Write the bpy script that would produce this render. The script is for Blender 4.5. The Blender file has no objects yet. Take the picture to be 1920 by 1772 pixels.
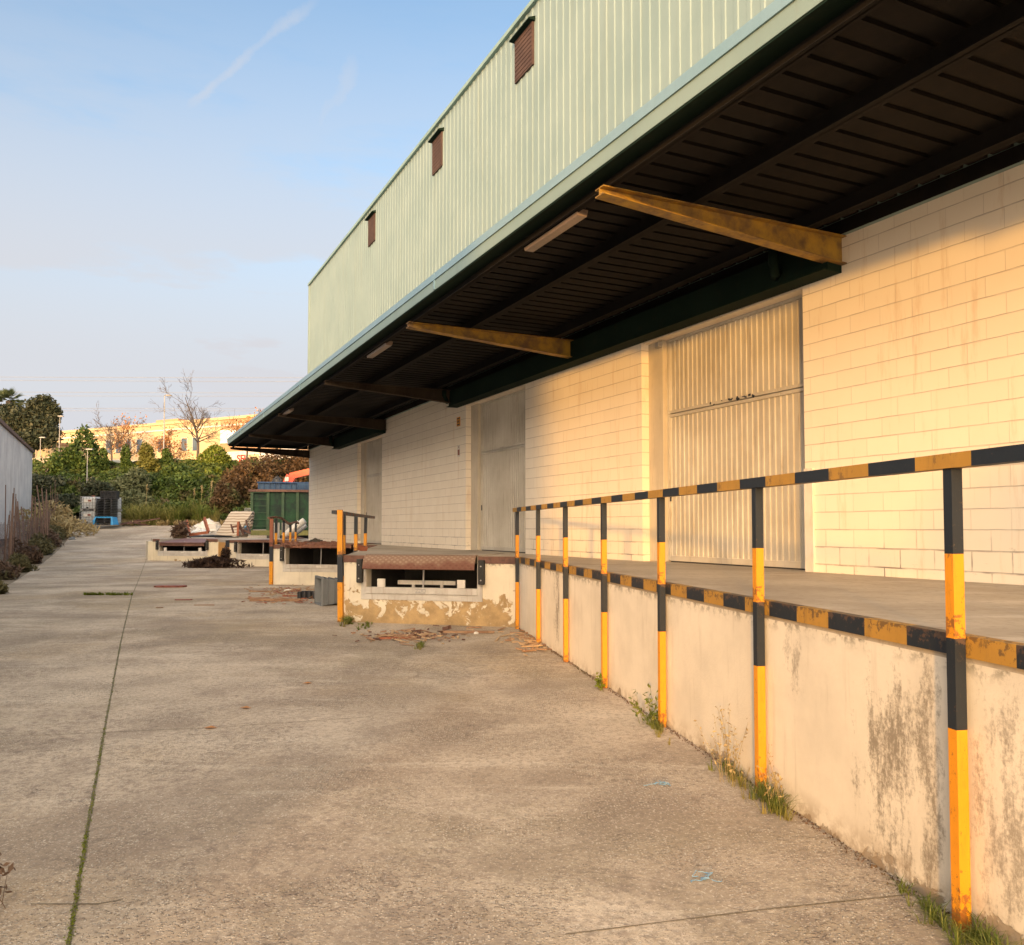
import bpy, math, random
import numpy as np
from mathutils import Vector, Matrix
from mathutils.geometry import tessellate_polygon

SC = bpy.context.scene
R = math.radians
# ------------------------------------------------------------------ camera
EYE, FPX, PITCH = 1.816, 1550.0, R(2.3)
CY = 990 - FPX * math.tan(PITCH)
cam_d = bpy.data.cameras.new("camera")
cam = bpy.data.objects.new("camera", cam_d)
SC.collection.objects.link(cam)
cam.location = (0, 0, EYE)
cam.rotation_euler = (R(90) + PITCH, 0, 0)
cam_d.sensor_width = 36
cam_d.sensor_fit = 'HORIZONTAL'
cam_d.lens = 36 * FPX / 1920
cam_d.shift_y = (CY - 886) / 1920
cam_d.clip_end = 3000
SC.camera = cam
SC.view_settings.view_transform = 'Standard'
SC.view_settings.look = 'None'
SC.view_settings.exposure = 0.70
SC.view_settings.gamma = 1
SC.cycles.max_bounces = 8
SC.cycles.diffuse_bounces = 4
SC.cycles.transparent_max_bounces = 8

# ------------------------------------------------------------------ light
SUN_EL, SUN_AZ = R(5.2), R(180 + 11.9)       # azimuth of the sun, clockwise from +Y
sd = Vector((math.sin(SUN_AZ) * math.cos(SUN_EL), math.cos(SUN_AZ) * math.cos(SUN_EL), math.sin(SUN_EL)))
sun_d = bpy.data.lights.new("sun", 'SUN')
sun_d.energy = 2.3
sun_d.angle = R(2.2)
sun_d.color = (1.0, 0.49, 0.10)
sun = bpy.data.objects.new("sun", sun_d)
SC.collection.objects.link(sun)
sun.rotation_euler = sd.to_track_quat('Z', 'Y').to_euler()
sun.location = sd * 60

W = bpy.data.worlds.new("World")
SC.world = W
W.use_nodes = True
nt = W.node_tree
for n in list(nt.nodes):
    nt.nodes.remove(n)
out = nt.nodes.new('ShaderNodeOutputWorld')
bg = nt.nodes.new('ShaderNodeBackground')
sky = nt.nodes.new('ShaderNodeTexSky')
sky.sky_type = 'NISHITA'
sky.sun_disc = False
sky.sun_elevation = R(9)
sky.sun_rotation = SUN_AZ
sky.air_density = 1.0
sky.dust_density = 0.6
sky.ozone_density = 1.0
bg.inputs[1].default_value = 0.15
tc = nt.nodes.new('ShaderNodeTexCoord')
def wnoise(scale, rot, sc, detail=6, rough=.55):
    mp = nt.nodes.new('ShaderNodeMapping')
    mp.inputs['Rotation'].default_value = rot
    mp.inputs['Scale'].default_value = sc
    nz = nt.nodes.new('ShaderNodeTexNoise')
    nz.inputs['Scale'].default_value = scale
    nz.inputs['Detail'].default_value = detail
    nz.inputs['Roughness'].default_value = rough
    nt.links.new(tc.outputs['Generated'], mp.inputs[0])
    nt.links.new(mp.outputs[0], nz.inputs['Vector'])
    return nz.outputs['Fac']
def wramp(src, a, b, lo=0., hi=1.):
    m = nt.nodes.new('ShaderNodeMapRange')
    m.interpolation_type = 'SMOOTHSTEP'
    m.inputs[1].default_value = a; m.inputs[2].default_value = b
    m.inputs[3].default_value = lo; m.inputs[4].default_value = hi
    nt.links.new(src, m.inputs[0])
    return m.outputs[0]
def wmath(op, a, b):
    m = nt.nodes.new('ShaderNodeMath'); m.operation = op; m.use_clamp = True
    for i, v in enumerate((a, b)):
        if isinstance(v, (int, float)): m.inputs[i].default_value = v
        else: nt.links.new(v, m.inputs[i])
    return m.outputs[0]
sep = nt.nodes.new('ShaderNodeSeparateXYZ')
nt.links.new(tc.outputs['Generated'], sep.inputs[0])
low = wramp(sep.outputs['Z'], 0.64, 0.20, 0.0, 1.0)
band = wramp(wnoise(2.0, (0, R(12), 0), (1, 1, 4.2), 6, .6), .36, .56, .35, 1.0)
veil = wmath('MAXIMUM', wmath('MULTIPLY', low, band), wramp(sep.outputs['Z'], .50, .16, 0, .97))
def trail(a, b, w, amt):
    def dr(x, y):
        u = (x - 960) / FPX; v = -(y - CY) / FPX; c_, s_ = math.cos(PITCH), math.sin(PITCH)
        return Vector((u, c_ - v * s_, s_ + v * c_)).normalized()
    p, q = dr(*a), dr(*b); n_ = p.cross(q).normalized(); al = (q - p).normalized(); mid = (p + q) / 2; hl = (q - p).length / 2
    def dot(vec, off=0):
        d = nt.nodes.new('ShaderNodeVectorMath'); d.operation = 'DOT_PRODUCT'
        nt.links.new(tc.outputs['Generated'], d.inputs[0]); d.inputs[1].default_value = vec
        m = nt.nodes.new('ShaderNodeMath'); m.operation = 'SUBTRACT'; nt.links.new(d.outputs['Value'], m.inputs[0]); m.inputs[1].default_value = off
        return m.outputs[0]
    nz = nt.nodes.new('ShaderNodeMath'); nz.operation = 'MULTIPLY_ADD'
    nt.links.new(wnoise(16, (0, 0, 0), (1, 1, 1), 6, .65), nz.inputs[0]); nz.inputs[1].default_value = w * 2.4; nz.inputs[2].default_value = -w * 1.2
    ac = nt.nodes.new('ShaderNodeMath'); ac.operation = 'ADD'; nt.links.new(dot(n_), ac.inputs[0]); nt.links.new(nz.outputs[0], ac.inputs[1])
    ab = nt.nodes.new('ShaderNodeMath'); ab.operation = 'ABSOLUTE'; nt.links.new(ac.outputs[0], ab.inputs[0])
    lb = nt.nodes.new('ShaderNodeMath'); lb.operation = 'ABSOLUTE'; nt.links.new(dot(al, mid.dot(al)), lb.inputs[0])
    t = wmath('MULTIPLY', wramp(ab.outputs[0], w, 0, 0, amt), wramp(lb.outputs[0], hl, hl * .35, 0, 1))
    return wmath('MULTIPLY', t, wramp(wnoise(9, (0, 0, 0), (1, 1, 1), 5, .6), .30, .58, .45, 1))
trails = wmath('MAXIMUM', trail((270, 270), (640, -40), .012, .62), trail((520, 400), (700, 30), .020, .5))
wisp = wmath('MULTIPLY', wramp(wnoise(2.4, (0, R(-50), R(20)), (1.6, 1, 1.3), 7, .6), .42, .76), .6)
cloud = wmath('MAXIMUM', wmath('MAXIMUM', veil, wisp), trails)
mix = nt.nodes.new('ShaderNodeMixRGB')
nt.links.new(cloud, mix.inputs[0])
tint = nt.nodes.new('ShaderNodeMixRGB'); tint.blend_type = 'MULTIPLY'; tint.inputs[0].default_value = 1
nt.links.new(sky.outputs[0], tint.inputs[1]); tint.inputs[2].default_value = (1.08, 1.22, 1.34, 1)
nt.links.new(tint.outputs[0], mix.inputs[1])
mix.inputs[2].default_value = (2.90, 2.92, 3.10, 1)
# bright hazy evening sky around the low sun, behind the camera
gd = nt.nodes.new('ShaderNodeVectorMath'); gd.operation = 'DOT_PRODUCT'
nt.links.new(tc.outputs['Generated'], gd.inputs[0])
gdir = Vector((sd.x, sd.y, .42)).normalized(); gd.inputs[1].default_value = gdir
glow = wramp(gd.outputs['Value'], -.15, .95)
gm = nt.nodes.new('ShaderNodeMixRGB'); nt.links.new(glow, gm.inputs[0])
nt.links.new(mix.outputs[0], gm.inputs[1]); gm.inputs[2].default_value = (9.6, 8.7, 7.6, 1)
# the brightest haze right around the low sun
g2 = nt.nodes.new('ShaderNodeVectorMath'); g2.operation = 'DOT_PRODUCT'
nt.links.new(tc.outputs['Generated'], g2.inputs[0]); g2.inputs[1].default_value = Vector((sd.x, sd.y, .25)).normalized()
gm2 = nt.nodes.new('ShaderNodeMixRGB'); nt.links.new(wramp(g2.outputs['Value'], .80, 1.0), gm2.inputs[0])
nt.links.new(gm.outputs[0], gm2.inputs[1]); gm2.inputs[2].default_value = (46, 34, 22, 1)
nt.links.new(gm2.outputs[0], bg.inputs[0])
nt.links.new(bg.outputs[0], out.inputs[0])

# ------------------------------------------------------------------ helpers
def tag(o, label=None, cat=None, group=None, kind=None):
    if label: o['label'] = label
    if cat: o['category'] = cat
    if group: o['group'] = group
    if kind: o['kind'] = kind
    return o
def empty(name, loc=(0, 0, 0), rz=0, label=None, cat=None, group=None):
    o = bpy.data.objects.new(name, None)
    o.empty_display_size = .1
    SC.collection.objects.link(o)
    o.location = loc
    o.rotation_euler = (0, 0, rz)
    return tag(o, label, cat, group)
class MB:
    def __init__(s):
        s.v = []; s.f = []; s.m = []
    def add(s, vs, fs, mi=0):
        k = len(s.v)
        s.v += [tuple(p) for p in vs]
        s.f += [tuple(i + k for i in f) for f in fs]
        s.m += [mi] * len(fs)
        return s
    def box(s, a, b, mi=0, M=None):
        x0, y0, z0 = a; x1, y1, z1 = b
        vs = [Vector(p) for p in ((x0,y0,z0),(x1,y0,z0),(x1,y1,z0),(x0,y1,z0),(x0,y0,z1),(x1,y0,z1),(x1,y1,z1),(x0,y1,z1))]
        if M: vs = [M @ p for p in vs]
        return s.add(vs, [(0,3,2,1),(4,5,6,7),(0,1,5,4),(1,2,6,5),(2,3,7,6),(3,0,4,7)], mi)
    def cbox(s, c, size, rot=(0, 0, 0), mi=0):
        from mathutils import Euler
        M = Matrix.Translation(c) @ Euler(rot).to_matrix().to_4x4()
        h = [d / 2 for d in size]
        return s.box([-d for d in h], h, mi, M)
    def beam(s, p, q, w, h, mi=0, up=(0, 0, 1)):
        p = Vector(p); q = Vector(q)
        d = (q - p); L = d.length; d = d / L
        u = Vector(up)
        if abs(d.dot(u)) > .95: u = Vector((0, 1, 0))
        x = d.cross(u).normalized(); z = x.cross(d)
        M = Matrix(((x.x, d.x, z.x, p.x), (x.y, d.y, z.y, p.y), (x.z, d.z, z.z, p.z), (0, 0, 0, 1)))
        return s.box((-w/2, 0, -h/2), (w/2, L, h/2), mi, M)
    def prism(s, prof, y0, y1, mi=0, axis='x', cap=True):
        """closed profile of 2D points swept between y0 and y1 along the axis"""
        n = len(prof)
        def P(a, b, t):
            return (t, a, b) if axis == 'x' else ((a, t, b) if axis == 'y' else (a, b, t))
        vs = [P(a, b, y0) for a, b in prof] + [P(a, b, y1) for a, b in prof]
        fs = [(i, (i+1) % n, n + (i+1) % n, n + i) for i in range(n)]
        if cap: fs += [tuple(range(n))[::-1], tuple(range(n, 2*n))]
        return s.add(vs, fs, mi)
    def tube(s, pts, rad, n=6, mi=0, cap=True):
        pts = [Vector(p) for p in pts]
        if isinstance(rad, (int, float)): rad = [rad] * len(pts)
        rings = []
        for i, p in enumerate(pts):
            d = (pts[min(i+1, len(pts)-1)] - pts[max(i-1, 0)])
            if d.length < 1e-9: d = Vector((0, 0, 1))
            d.normalize()
            u = Vector((0, 0, 1)) if abs(d.z) < .9 else Vector((1, 0, 0))
            a = d.cross(u).normalized(); b = d.cross(a)
            rings.append([p + (a * math.cos(2*math.pi*k/n) + b * math.sin(2*math.pi*k/n)) * rad[i] for k in range(n)])
        vs = [q for r in rings for q in r]
        fs = []
        for i in range(len(rings) - 1):
            for k in range(n):
                fs.append((i*n+k, i*n+(k+1) % n, (i+1)*n+(k+1) % n, (i+1)*n+k))
        if cap and n > 2:
            fs.append(tuple(range(n))[::-1]); fs.append(tuple(range((len(rings)-1)*n, len(rings)*n)))
        return s.add(vs, fs, mi)
    def build(s, name, mats, parent=None, smooth=False, bevel=0, loc=None, rz=None, M=None):
        me = bpy.data.meshes.new(name)
        me.from_pydata(s.v, [], s.f)
        if not isinstance(mats, (list, tuple)): mats = [mats]
        for m in mats: me.materials.append(m)
        me.polygons.foreach_set('material_index', s.m)
        if smooth: me.polygons.foreach_set('use_smooth', [True] * len(s.f))
        me.update()
        o = bpy.data.objects.new(name, me)
        SC.collection.objects.link(o)
        if parent: o.parent = parent
        if M is not None: o.matrix_local = M
        if loc is not None: o.location = loc
        if rz is not None: o.rotation_euler = (0, 0, rz)
        if bevel:
            b = o.modifiers.new('bevel', 'BEVEL'); b.width = bevel; b.segments = 1; b.limit_method = 'ANGLE'
        return o
def copy_tree(o, parent=None):
    c = o.copy(); SC.collection.objects.link(c)
    if parent: c.parent = parent
    for ch in list(o.children): copy_tree(ch, c)
    return c

# picture coordinates (1920 x 1772) to points in the place
def ray(x, y):
    u = (x - 960) / FPX; v = -(y - CY) / FPX
    c, s_ = math.cos(PITCH), math.sin(PITCH)
    return Vector((u, c - v * s_, s_ + v * c))
def atz(x, y, z):
    d = ray(x, y); t = (z - EYE) / d.z
    return Vector((0, 0, EYE)) + d * t
def aty(x, y, Y):
    d = ray(x, y)
    return Vector((0, 0, EYE)) + d * (Y / d.y)
GP = [(-60, -.2), (0, -.15), (4, -.09), (15, .03), (26, .04), (36, .17), (44, .40), (50, .62), (56, .98), (62, 1.60), (68, 2.10), (75, 2.3)]
def gprof(y):
    y = max(min(y, 74.9), -59.9)
    return float(np.interp(y, [p[0] for p in GP], [p[1] for p in GP]))
def G(y):
    return sum(gprof(y + d) for d in (-1.5, -.75, 0, .75, 1.5)) / 5
def atg(x, y):
    d = ray(x, y); Y = 2.0
    while Y < 90:
        p = Vector((0, 0, EYE)) + d * (Y / d.y)
        if p.z <= G(Y): return Vector((p.x, p.y, G(Y)))
        Y += .05
    return Vector((p.x, p.y, G(Y)))
# warehouse frame: x along the wall away from the camera, y outward to the yard
W0 = Vector((8.2, 0, 0)); AZ = math.atan(.479)
TV = Vector((-math.sin(AZ), math.cos(AZ), 0)); NV = Vector((-math.cos(AZ), -math.sin(AZ), 0))
RZ = math.atan2(TV.y, TV.x)
BM = Matrix.Translation(W0) @ Matrix.Rotation(RZ, 4, 'Z')
def B(s_, o, z=0): return W0 + TV * s_ + NV * o + Vector((0, 0, z))
def frame(p0, p1, z=0):
    d = Vector((p1[0]-p0[0], p1[1]-p0[1], 0)); L = d.length
    a = math.atan2(d.y, d.x)
    return Matrix.Translation((p0[0], p0[1], z)) @ Matrix.Rotation(a, 4, 'Z'), L

# ------------------------------------------------------------------ materials
def text_mesh(body, size, extrude, mat, parent, loc, offset=0, align='LEFT'):
    cv = bpy.data.curves.new('text', 'FONT'); cv.body = body; cv.size = size; cv.extrude = extrude; cv.offset = offset; cv.align_x = align
    t = bpy.data.objects.new('text', cv); SC.collection.objects.link(t)
    bpy.context.view_layer.update()
    me = bpy.data.meshes.new_from_object(t.evaluated_get(bpy.context.evaluated_depsgraph_get()))
    bpy.data.objects.remove(t); me.materials.clear(); me.materials.append(mat)
    o = bpy.data.objects.new('lettering', me); SC.collection.objects.link(o); o.parent = parent
    o.location = loc; o.rotation_euler = (R(90), 0, 0)
    return o
class NT:
    def __init__(s, name):
        s.mat = bpy.data.materials.new(name); s.mat.use_nodes = True
        s.t = s.mat.node_tree; s.b = s.t.nodes['Principled BSDF']
        s.tc = s.t.nodes.new('ShaderNodeTexCoord')
        s.o = s.tc.outputs['Object']
    def n(s, t): return s.t.nodes.new(t)
    def lk(s, a, b): s.t.links.new(a, b)
    def setin(s, sock, v):
        if hasattr(v, 'links'): s.lk(v, sock)
        elif isinstance(v, (tuple, list)) and len(v) == 3 and sock.type == 'RGBA': sock.default_value = (*v, 1)
        else: sock.default_value = v
    def map(s, sc=(1, 1, 1), rot=(0, 0, 0), loc=(0, 0, 0), src=None):
        m = s.n('ShaderNodeMapping'); s.lk(src or s.o, m.inputs[0])
        m.inputs['Scale'].default_value = sc; m.inputs['Rotation'].default_value = rot; m.inputs['Location'].default_value = loc
        return m.outputs[0]
    def noise(s, scale, detail=4, rough=.55, vec=None, dist=0):
        n = s.n('ShaderNodeTexNoise'); n.inputs['Scale'].default_value = scale
        n.inputs['Detail'].default_value = detail; n.inputs['Roughness'].default_value = rough
        n.inputs['Distortion'].default_value = dist
        s.lk(vec or s.o, n.inputs['Vector']); return n.outputs['Fac']
    def voro(s, scale, vec=None, feat='F1'):
        n = s.n('ShaderNodeTexVoronoi'); n.feature = feat; n.inputs['Scale'].default_value = scale
        s.lk(vec or s.o, n.inputs['Vector']); return n
    def rng(s, v, a, b, lo=0., hi=1., smooth=True):
        m = s.n('ShaderNodeMapRange')
        if smooth: m.interpolation_type = 'SMOOTHSTEP'
        s.setin(m.inputs[0], v)
        m.inputs[1].default_value = a; m.inputs[2].default_value = b; m.inputs[3].default_value = lo; m.inputs[4].default_value = hi
        return m.outputs[0]
    def math(s, op, a, b=0., clamp=False):
        m = s.n('ShaderNodeMath'); m.operation = op; m.use_clamp = clamp
        s.setin(m.inputs[0], a); s.setin(m.inputs[1], b); return m.outputs[0]
    def mix(s, f, a, b, mode='MIX'):
        m = s.n('ShaderNodeMixRGB'); m.blend_type = mode
        s.setin(m.inputs[0], f); s.setin(m.inputs[1], a); s.setin(m.inputs[2], b); return m.outputs[0]
    def xyz(s):
        m = s.n('ShaderNodeSeparateXYZ'); s.lk(s.o, m.inputs[0]); return m.outputs
    def bump(s, h, strength=.3, dist=.02, nrm=None):
        m = s.n('ShaderNodeBump'); m.inputs['Strength'].default_value = strength; m.inputs['Distance'].default_value = dist
        s.setin(m.inputs['Height'], h)
        if nrm: s.lk(nrm, m.inputs['Normal'])
        return m.outputs[0]
    def end(s, col, rough=.8, nrm=None, metal=0, spec=None):
        s.setin(s.b.inputs['Base Color'], col); s.setin(s.b.inputs['Roughness'], rough)
        s.setin(s.b.inputs['Metallic'], metal)
        if spec is not None: s.b.inputs['Specular IOR Level'].default_value = spec
        if nrm: s.lk(nrm, s.b.inputs['Normal'])
        return s.mat

def worn(name, c1, c2, rough=.7, scale=2., dirt=(.12, .09, .07), damt=.35, streak=True, metal=0, bump=.15, bscale=60, ss=(9, 9, .8), spec=None):
    m = NT(name)
    a = m.rng(m.noise(scale, 5, .6), .3, .7)
    col = m.mix(a, c1, c2)
    vec = m.map(ss) if streak else m.map((3, 3, 3))
    d = m.math('MULTIPLY', m.rng(m.noise(1.6, 6, .65, vec), .50, .80), damt)
    col = m.mix(d, col, dirt)
    return m.end(col, rough, m.bump(m.noise(bscale, 4), bump, .01), metal, spec)

def m_ground():
    m = NT('pavement_concrete')
    big = m.noise(.35, 5, .6); mid = m.noise(1.3, 6, .65, dist=.4); fin = m.noise(22, 5, .7)
    sw = m.noise(1.0, 6, .62, m.map((.45, 2.8, 1), (0, 0, R(14))), .8)
    col = m.mix(m.rng(big, .34, .62), (.34, .27, .20), (.57, .48, .375))
    col = m.mix(m.rng(m.noise(.16, 5, .62, m.map((1, 1, 1), loc=(7, 3, 0))), .46, .60, 0, .6), col, (.44, .33, .20))
    col = m.mix(m.rng(mid, .47, .70, 0, .5), col, (.27, .215, .165))
    col = m.mix(m.rng(sw, .50, .70, 0, .5), col, (.66, .575, .46))
    col = m.mix(m.rng(m.noise(.30, 6, .68, m.map((1, 1, 1), loc=(21, 5, 0)), .5), .50, .62, 0, .5), col, (.25, .205, .135))
    ar = m.n('ShaderNodeTexWave'); ar.wave_type = 'RINGS'; ar.rings_direction = 'Z'; ar.inputs['Scale'].default_value = .14
    ar.inputs['Distortion'].default_value = 5; ar.inputs['Detail'].default_value = 5; ar.inputs['Detail Scale'].default_value = .7
    m.lk(m.map((1, 1, 1), loc=(9, -13, 0)), ar.inputs[0])
    col = m.mix(m.math('MULTIPLY', m.rng(ar.outputs['Fac'], .55, .95), m.rng(m.noise(.5, 4), .42, .60, 0, .55)), col, (.25, .20, .155))
    vo = m.voro(48); ag = m.rng(vo.outputs['Distance'], .18, .42, 1, 0)
    agm = m.math('MULTIPLY', ag, m.rng(m.noise(.9, 4), .40, .62))
    hs = m.n('ShaderNodeSeparateXYZ'); m.lk(vo.outputs['Color'], hs.inputs[0])
    pick = m.rng(hs.outputs[0], .55, .62)
    col = m.mix(m.math('MULTIPLY', m.math('MULTIPLY', agm, pick), .95), col, (.84, .76, .64))
    dk = m.rng(m.voro(70).outputs['Distance'], .10, .30, 1, 0)
    col = m.mix(m.math('MULTIPLY', dk, m.rng(m.noise(2.2, 5), .34, .60, .15, .9)), col, (.12, .095, .075))
    md = m.noise(9, 8, .78)
    col = m.mix(m.math('MULTIPLY', m.rng(md, .46, .66), m.rng(m.noise(.45, 6, .68, m.map((1, 1, 1), loc=(3, 8, 0))), .42, .60, .0, .85)), col, (.23, .18, .145))
    col = m.mix(m.rng(fin, .44, .66, .0, .55), col, (.20, .165, .135))
    col = m.mix(m.rng(m.noise(55, 3, .75), .56, .66, 0, .6), col, (.74, .67, .57))
    ck = m.voro(.42, m.map((1, 1, 1), src=None), 'DISTANCE_TO_EDGE')
    wv = m.n('ShaderNodeVectorMath'); wv.operation = 'ADD'
    nc = m.n('ShaderNodeTexNoise'); nc.inputs['Scale'].default_value = 1.6; nc.inputs['Detail'].default_value = 6
    m.lk(m.o, nc.inputs['Vector']); m.lk(nc.outputs['Color'], wv.inputs[0]); m.lk(m.o, wv.inputs[1])
    m.lk(wv.outputs[0], ck.inputs['Vector'])
    cr = m.math('MULTIPLY', m.rng(ck.outputs['Distance'], .0, .010, 1, 0), m.rng(m.noise(.5, 3), .54, .64, 0, .30))
    col = m.mix(cr, col, (.10, .085, .07))
    h = m.math('ADD', m.math('MULTIPLY', fin, .6), m.math('MULTIPLY', agm, .8))
    return m.end(col, .93, m.bump(h, 1.0, .014), 0, .25)
def m_deck():
    m = NT('deck_concrete')
    col = m.mix(m.rng(m.noise(.8, 5, .6), .3, .7), (.33, .28, .22), (.46, .40, .32))
    col = m.mix(m.rng(m.noise(1.0, 6, .6, m.map((.6, 3, 1), (0, 0, R(115)))), .55, .75, 0, .6), col, (.58, .53, .46))
    col = m.mix(m.rng(m.noise(14, 5, .7), .45, .75, 0, .5), col, (.22, .18, .14))
    return m.end(col, .85, m.bump(m.noise(30, 4), .25, .01))
def m_block():
    m = NT('painted_block')
    x = m.xyz()
    cb = m.n('ShaderNodeCombineXYZ'); m.lk(x[0], cb.inputs[0]); m.lk(x[2], cb.inputs[1])
    wob = m.n('ShaderNodeTexNoise'); wob.inputs['Scale'].default_value = 5; m.lk(m.o, wob.inputs['Vector'])
    wsub = m.n('ShaderNodeVectorMath'); wsub.operation = 'MULTIPLY_ADD'
    m.lk(wob.outputs['Color'], wsub.inputs[0]); wsub.inputs[1].default_value = (.012, .012, 0); m.lk(cb.outputs[0], wsub.inputs[2])
    def brick(mort, sm):
        b = m.n('ShaderNodeTexBrick'); b.offset = .5; b.squash = 1
        b.inputs['Scale'].default_value = 1; b.inputs['Mortar Size'].default_value = mort; b.inputs['Mortar Smooth'].default_value = sm
        b.inputs['Brick Width'].default_value = .4; b.inputs['Row Height'].default_value = .2
        b.inputs['Color1'].default_value = (0, 0, 0, 1); b.inputs['Color2'].default_value = (1, 1, 1, 1)
        m.lk(wsub.outputs[0], b.inputs['Vector']); return b
    b1 = brick(.004, .2); b2 = brick(.012, .9)
    # course lines only
    fr = m.math('FRACT', m.math('DIVIDE', m.math('ADD', x[2], m.math('MULTIPLY', m.math('SUBTRACT', wob.outputs['Fac'], .5), .012)), .2))
    bed = m.math('MAXIMUM', m.rng(fr, .0, .030, 1, 0), m.rng(fr, .975, 1.0, 0, 1))
    var = m.mix(.035, (.84, .76, .64), b1.outputs['Color'])
    col = m.mix(m.rng(m.noise(1.1, 5, .6), .42, .75, 0, .25), var, (.74, .65, .53))
    col = m.mix(m.math('MULTIPLY', bed, m.rng(m.noise(2.6, 4), .35, .6, .45, .95)), col, (.27, .22, .18))
    low = m.rng(x[2], 1.95, 1.35, 0, 1)
    jd = m.math('MULTIPLY', m.math('MULTIPLY', b2.outputs['Fac'], low), m.rng(m.noise(2.1, 4), .42, .62, 0, .95))
    col = m.mix(jd, col, (.17, .13, .11))
    st = m.math('MULTIPLY', m.rng(m.noise(2.2, 6, .7, m.map((2.6, 1, .30))), .53, .70), .38)
    col = m.mix(st, col, (.55, .38, .22))
    sc = m.math('MULTIPLY', m.rng(m.noise(9, 6, .75, m.map((.5, 1, 1.4))), .60, .70), m.math('MULTIPLY', low, .6))
    col = m.mix(sc, col, (.28, .23, .20))
    col = m.mix(m.math('MULTIPLY', b1.outputs['Fac'], m.rng(m.noise(1.4, 4), .35, .65, .12, .45)), col, (.42, .34, .27))
    h = m.math('SUBTRACT', m.math('MULTIPLY', m.noise(50, 4), .12), m.math('MULTIPLY', b1.outputs['Fac'], .9))
    return m.end(col, .6, m.bump(h, .5, .006))
def m_plaster(name, white, under, z0, z1, amt=.5, streaks=.4, mold=None, seed=0., scale=2.2):
    """painted render flaking off towards the ground"""
    m = NT(name)
    x = m.xyz()
    n1 = m.noise(scale, 8, .68, m.map((1, 1, 1), loc=(seed, seed * .7, 0)), .5)
    grad = m.rng(x[2], z0, z1, amt, -.10, False)
    mask = m.rng(m.math('ADD', n1, grad), .60, .64)
    base = m.mix(m.rng(m.noise(1.7, 5, .6), .35, .7), white, tuple(c * .86 for c in white))
    st = m.math('MULTIPLY', m.rng(m.noise(1.5, 6, .7, m.map((7, 7, .55), loc=(seed, 0, 0))), .52, .78), streaks)
    base = m.mix(st, base, (.36, .30, .23))
    un = m.mix(m.rng(m.noise(4, 6, .7), .3, .7), under, tuple(c * .62 for c in under))
    col = m.mix(mask, base, un)
    if mold:
        for (cx, w, zc, zr, a) in mold:
            bx = m.math('SUBTRACT', 1, m.math('MULTIPLY', m.math('POWER', m.math('ABSOLUTE', m.math('DIVIDE', m.math('SUBTRACT', x[0], cx), w)), 2.), 1), True)
            bz = m.math('SUBTRACT', 1, m.math('POWER', m.math('ABSOLUTE', m.math('DIVIDE', m.math('SUBTRACT', x[2], zc), zr)), 2.), True)
            f = m.math('MULTIPLY', bx, bz, True)
            nn = m.math('ADD', m.noise(2.4, 9, .78, m.map((2.6, 1, .8), loc=(cx, 0, 0))), m.math('MULTIPLY', f, .30))
            mk = m.math('MULTIPLY', m.math('MULTIPLY', m.rng(m.math('ADD', nn, m.math('MULTIPLY', m.math('SUBTRACT', m.noise(34, 3, .8), .5), .35)), .68, .86), m.rng(f, 0, .15)), a)
            col = m.mix(mk, col, (.25, .215, .17))
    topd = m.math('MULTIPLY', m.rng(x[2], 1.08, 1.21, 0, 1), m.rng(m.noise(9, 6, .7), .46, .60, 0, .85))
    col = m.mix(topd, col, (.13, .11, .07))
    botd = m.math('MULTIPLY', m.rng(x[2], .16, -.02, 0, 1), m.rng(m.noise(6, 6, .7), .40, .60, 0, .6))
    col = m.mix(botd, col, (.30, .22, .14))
    h = m.math('ADD', m.math('MULTIPLY', mask, -.5), m.math('MULTIPLY', m.noise(38, 6, .7), .55))
    return m.end(col, .85, m.bump(h, .7, .009))
def m_leaf(name, c1, c2, c3=None, tr=.25):
    m = NT(name)
    g = m.n('ShaderNodeNewGeometry')
    r = g.outputs['Random Per Island']
    col = m.mix(r, c1, c2)
    if c3: col = m.mix(m.rng(m.noise(.55, 4, .6), .50, .68), col, c3)
    m.end(col, .6, None, 0, .3)
    t = m.n('ShaderNodeBsdfTranslucent'); m.lk(col, t.inputs[0])
    ms = m.n('ShaderNodeMixShader'); ms.inputs[0].default_value = tr
    m.lk(m.b.outputs[0], ms.inputs[1]); m.lk(t.outputs[0], ms.inputs[2])
    m.lk(ms.outputs[0], m.t.nodes['Material Output'].inputs[0])
    return m.mat
def m_paint(name, c, rust=(.20, .07, .02), amt=.7, rough=.5, thr=.585):
    m = NT(name)
    col = m.mix(m.rng(m.noise(7, 4), .3, .7, 0, .5), c, tuple(v * .78 for v in c))
    n = m.noise(9, 8, .75, m.map((1.5, 1.5, .8)))
    col = m.mix(m.math('MULTIPLY', m.rng(n, thr, thr + .05), amt), col, rust)
    sp = m.rng(m.noise(130, 2), .66, .74)
    col = m.mix(m.math('MULTIPLY', sp, .5), col, rust)
    z = m.xyz()[2]
    foot = m.math('MAXIMUM', m.rng(z, .30, -.10, 0, .30), m.rng(m.math('ABSOLUTE', m.math('SUBTRACT', z, 1.33)), .14, .0, 0, .20))
    col = m.mix(m.rng(m.math('ADD', m.noise(26, 5, .7), foot), .64, .72, 0, .85), col, rust)
    col = m.mix(m.rng(m.noise(5, 6, .7, m.map((4, 4, .7))), .50, .75, 0, .5), col, tuple(v * .45 + .02 for v in c))
    return m.end(col, rough, m.bump(n, .2, .004))
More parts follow.
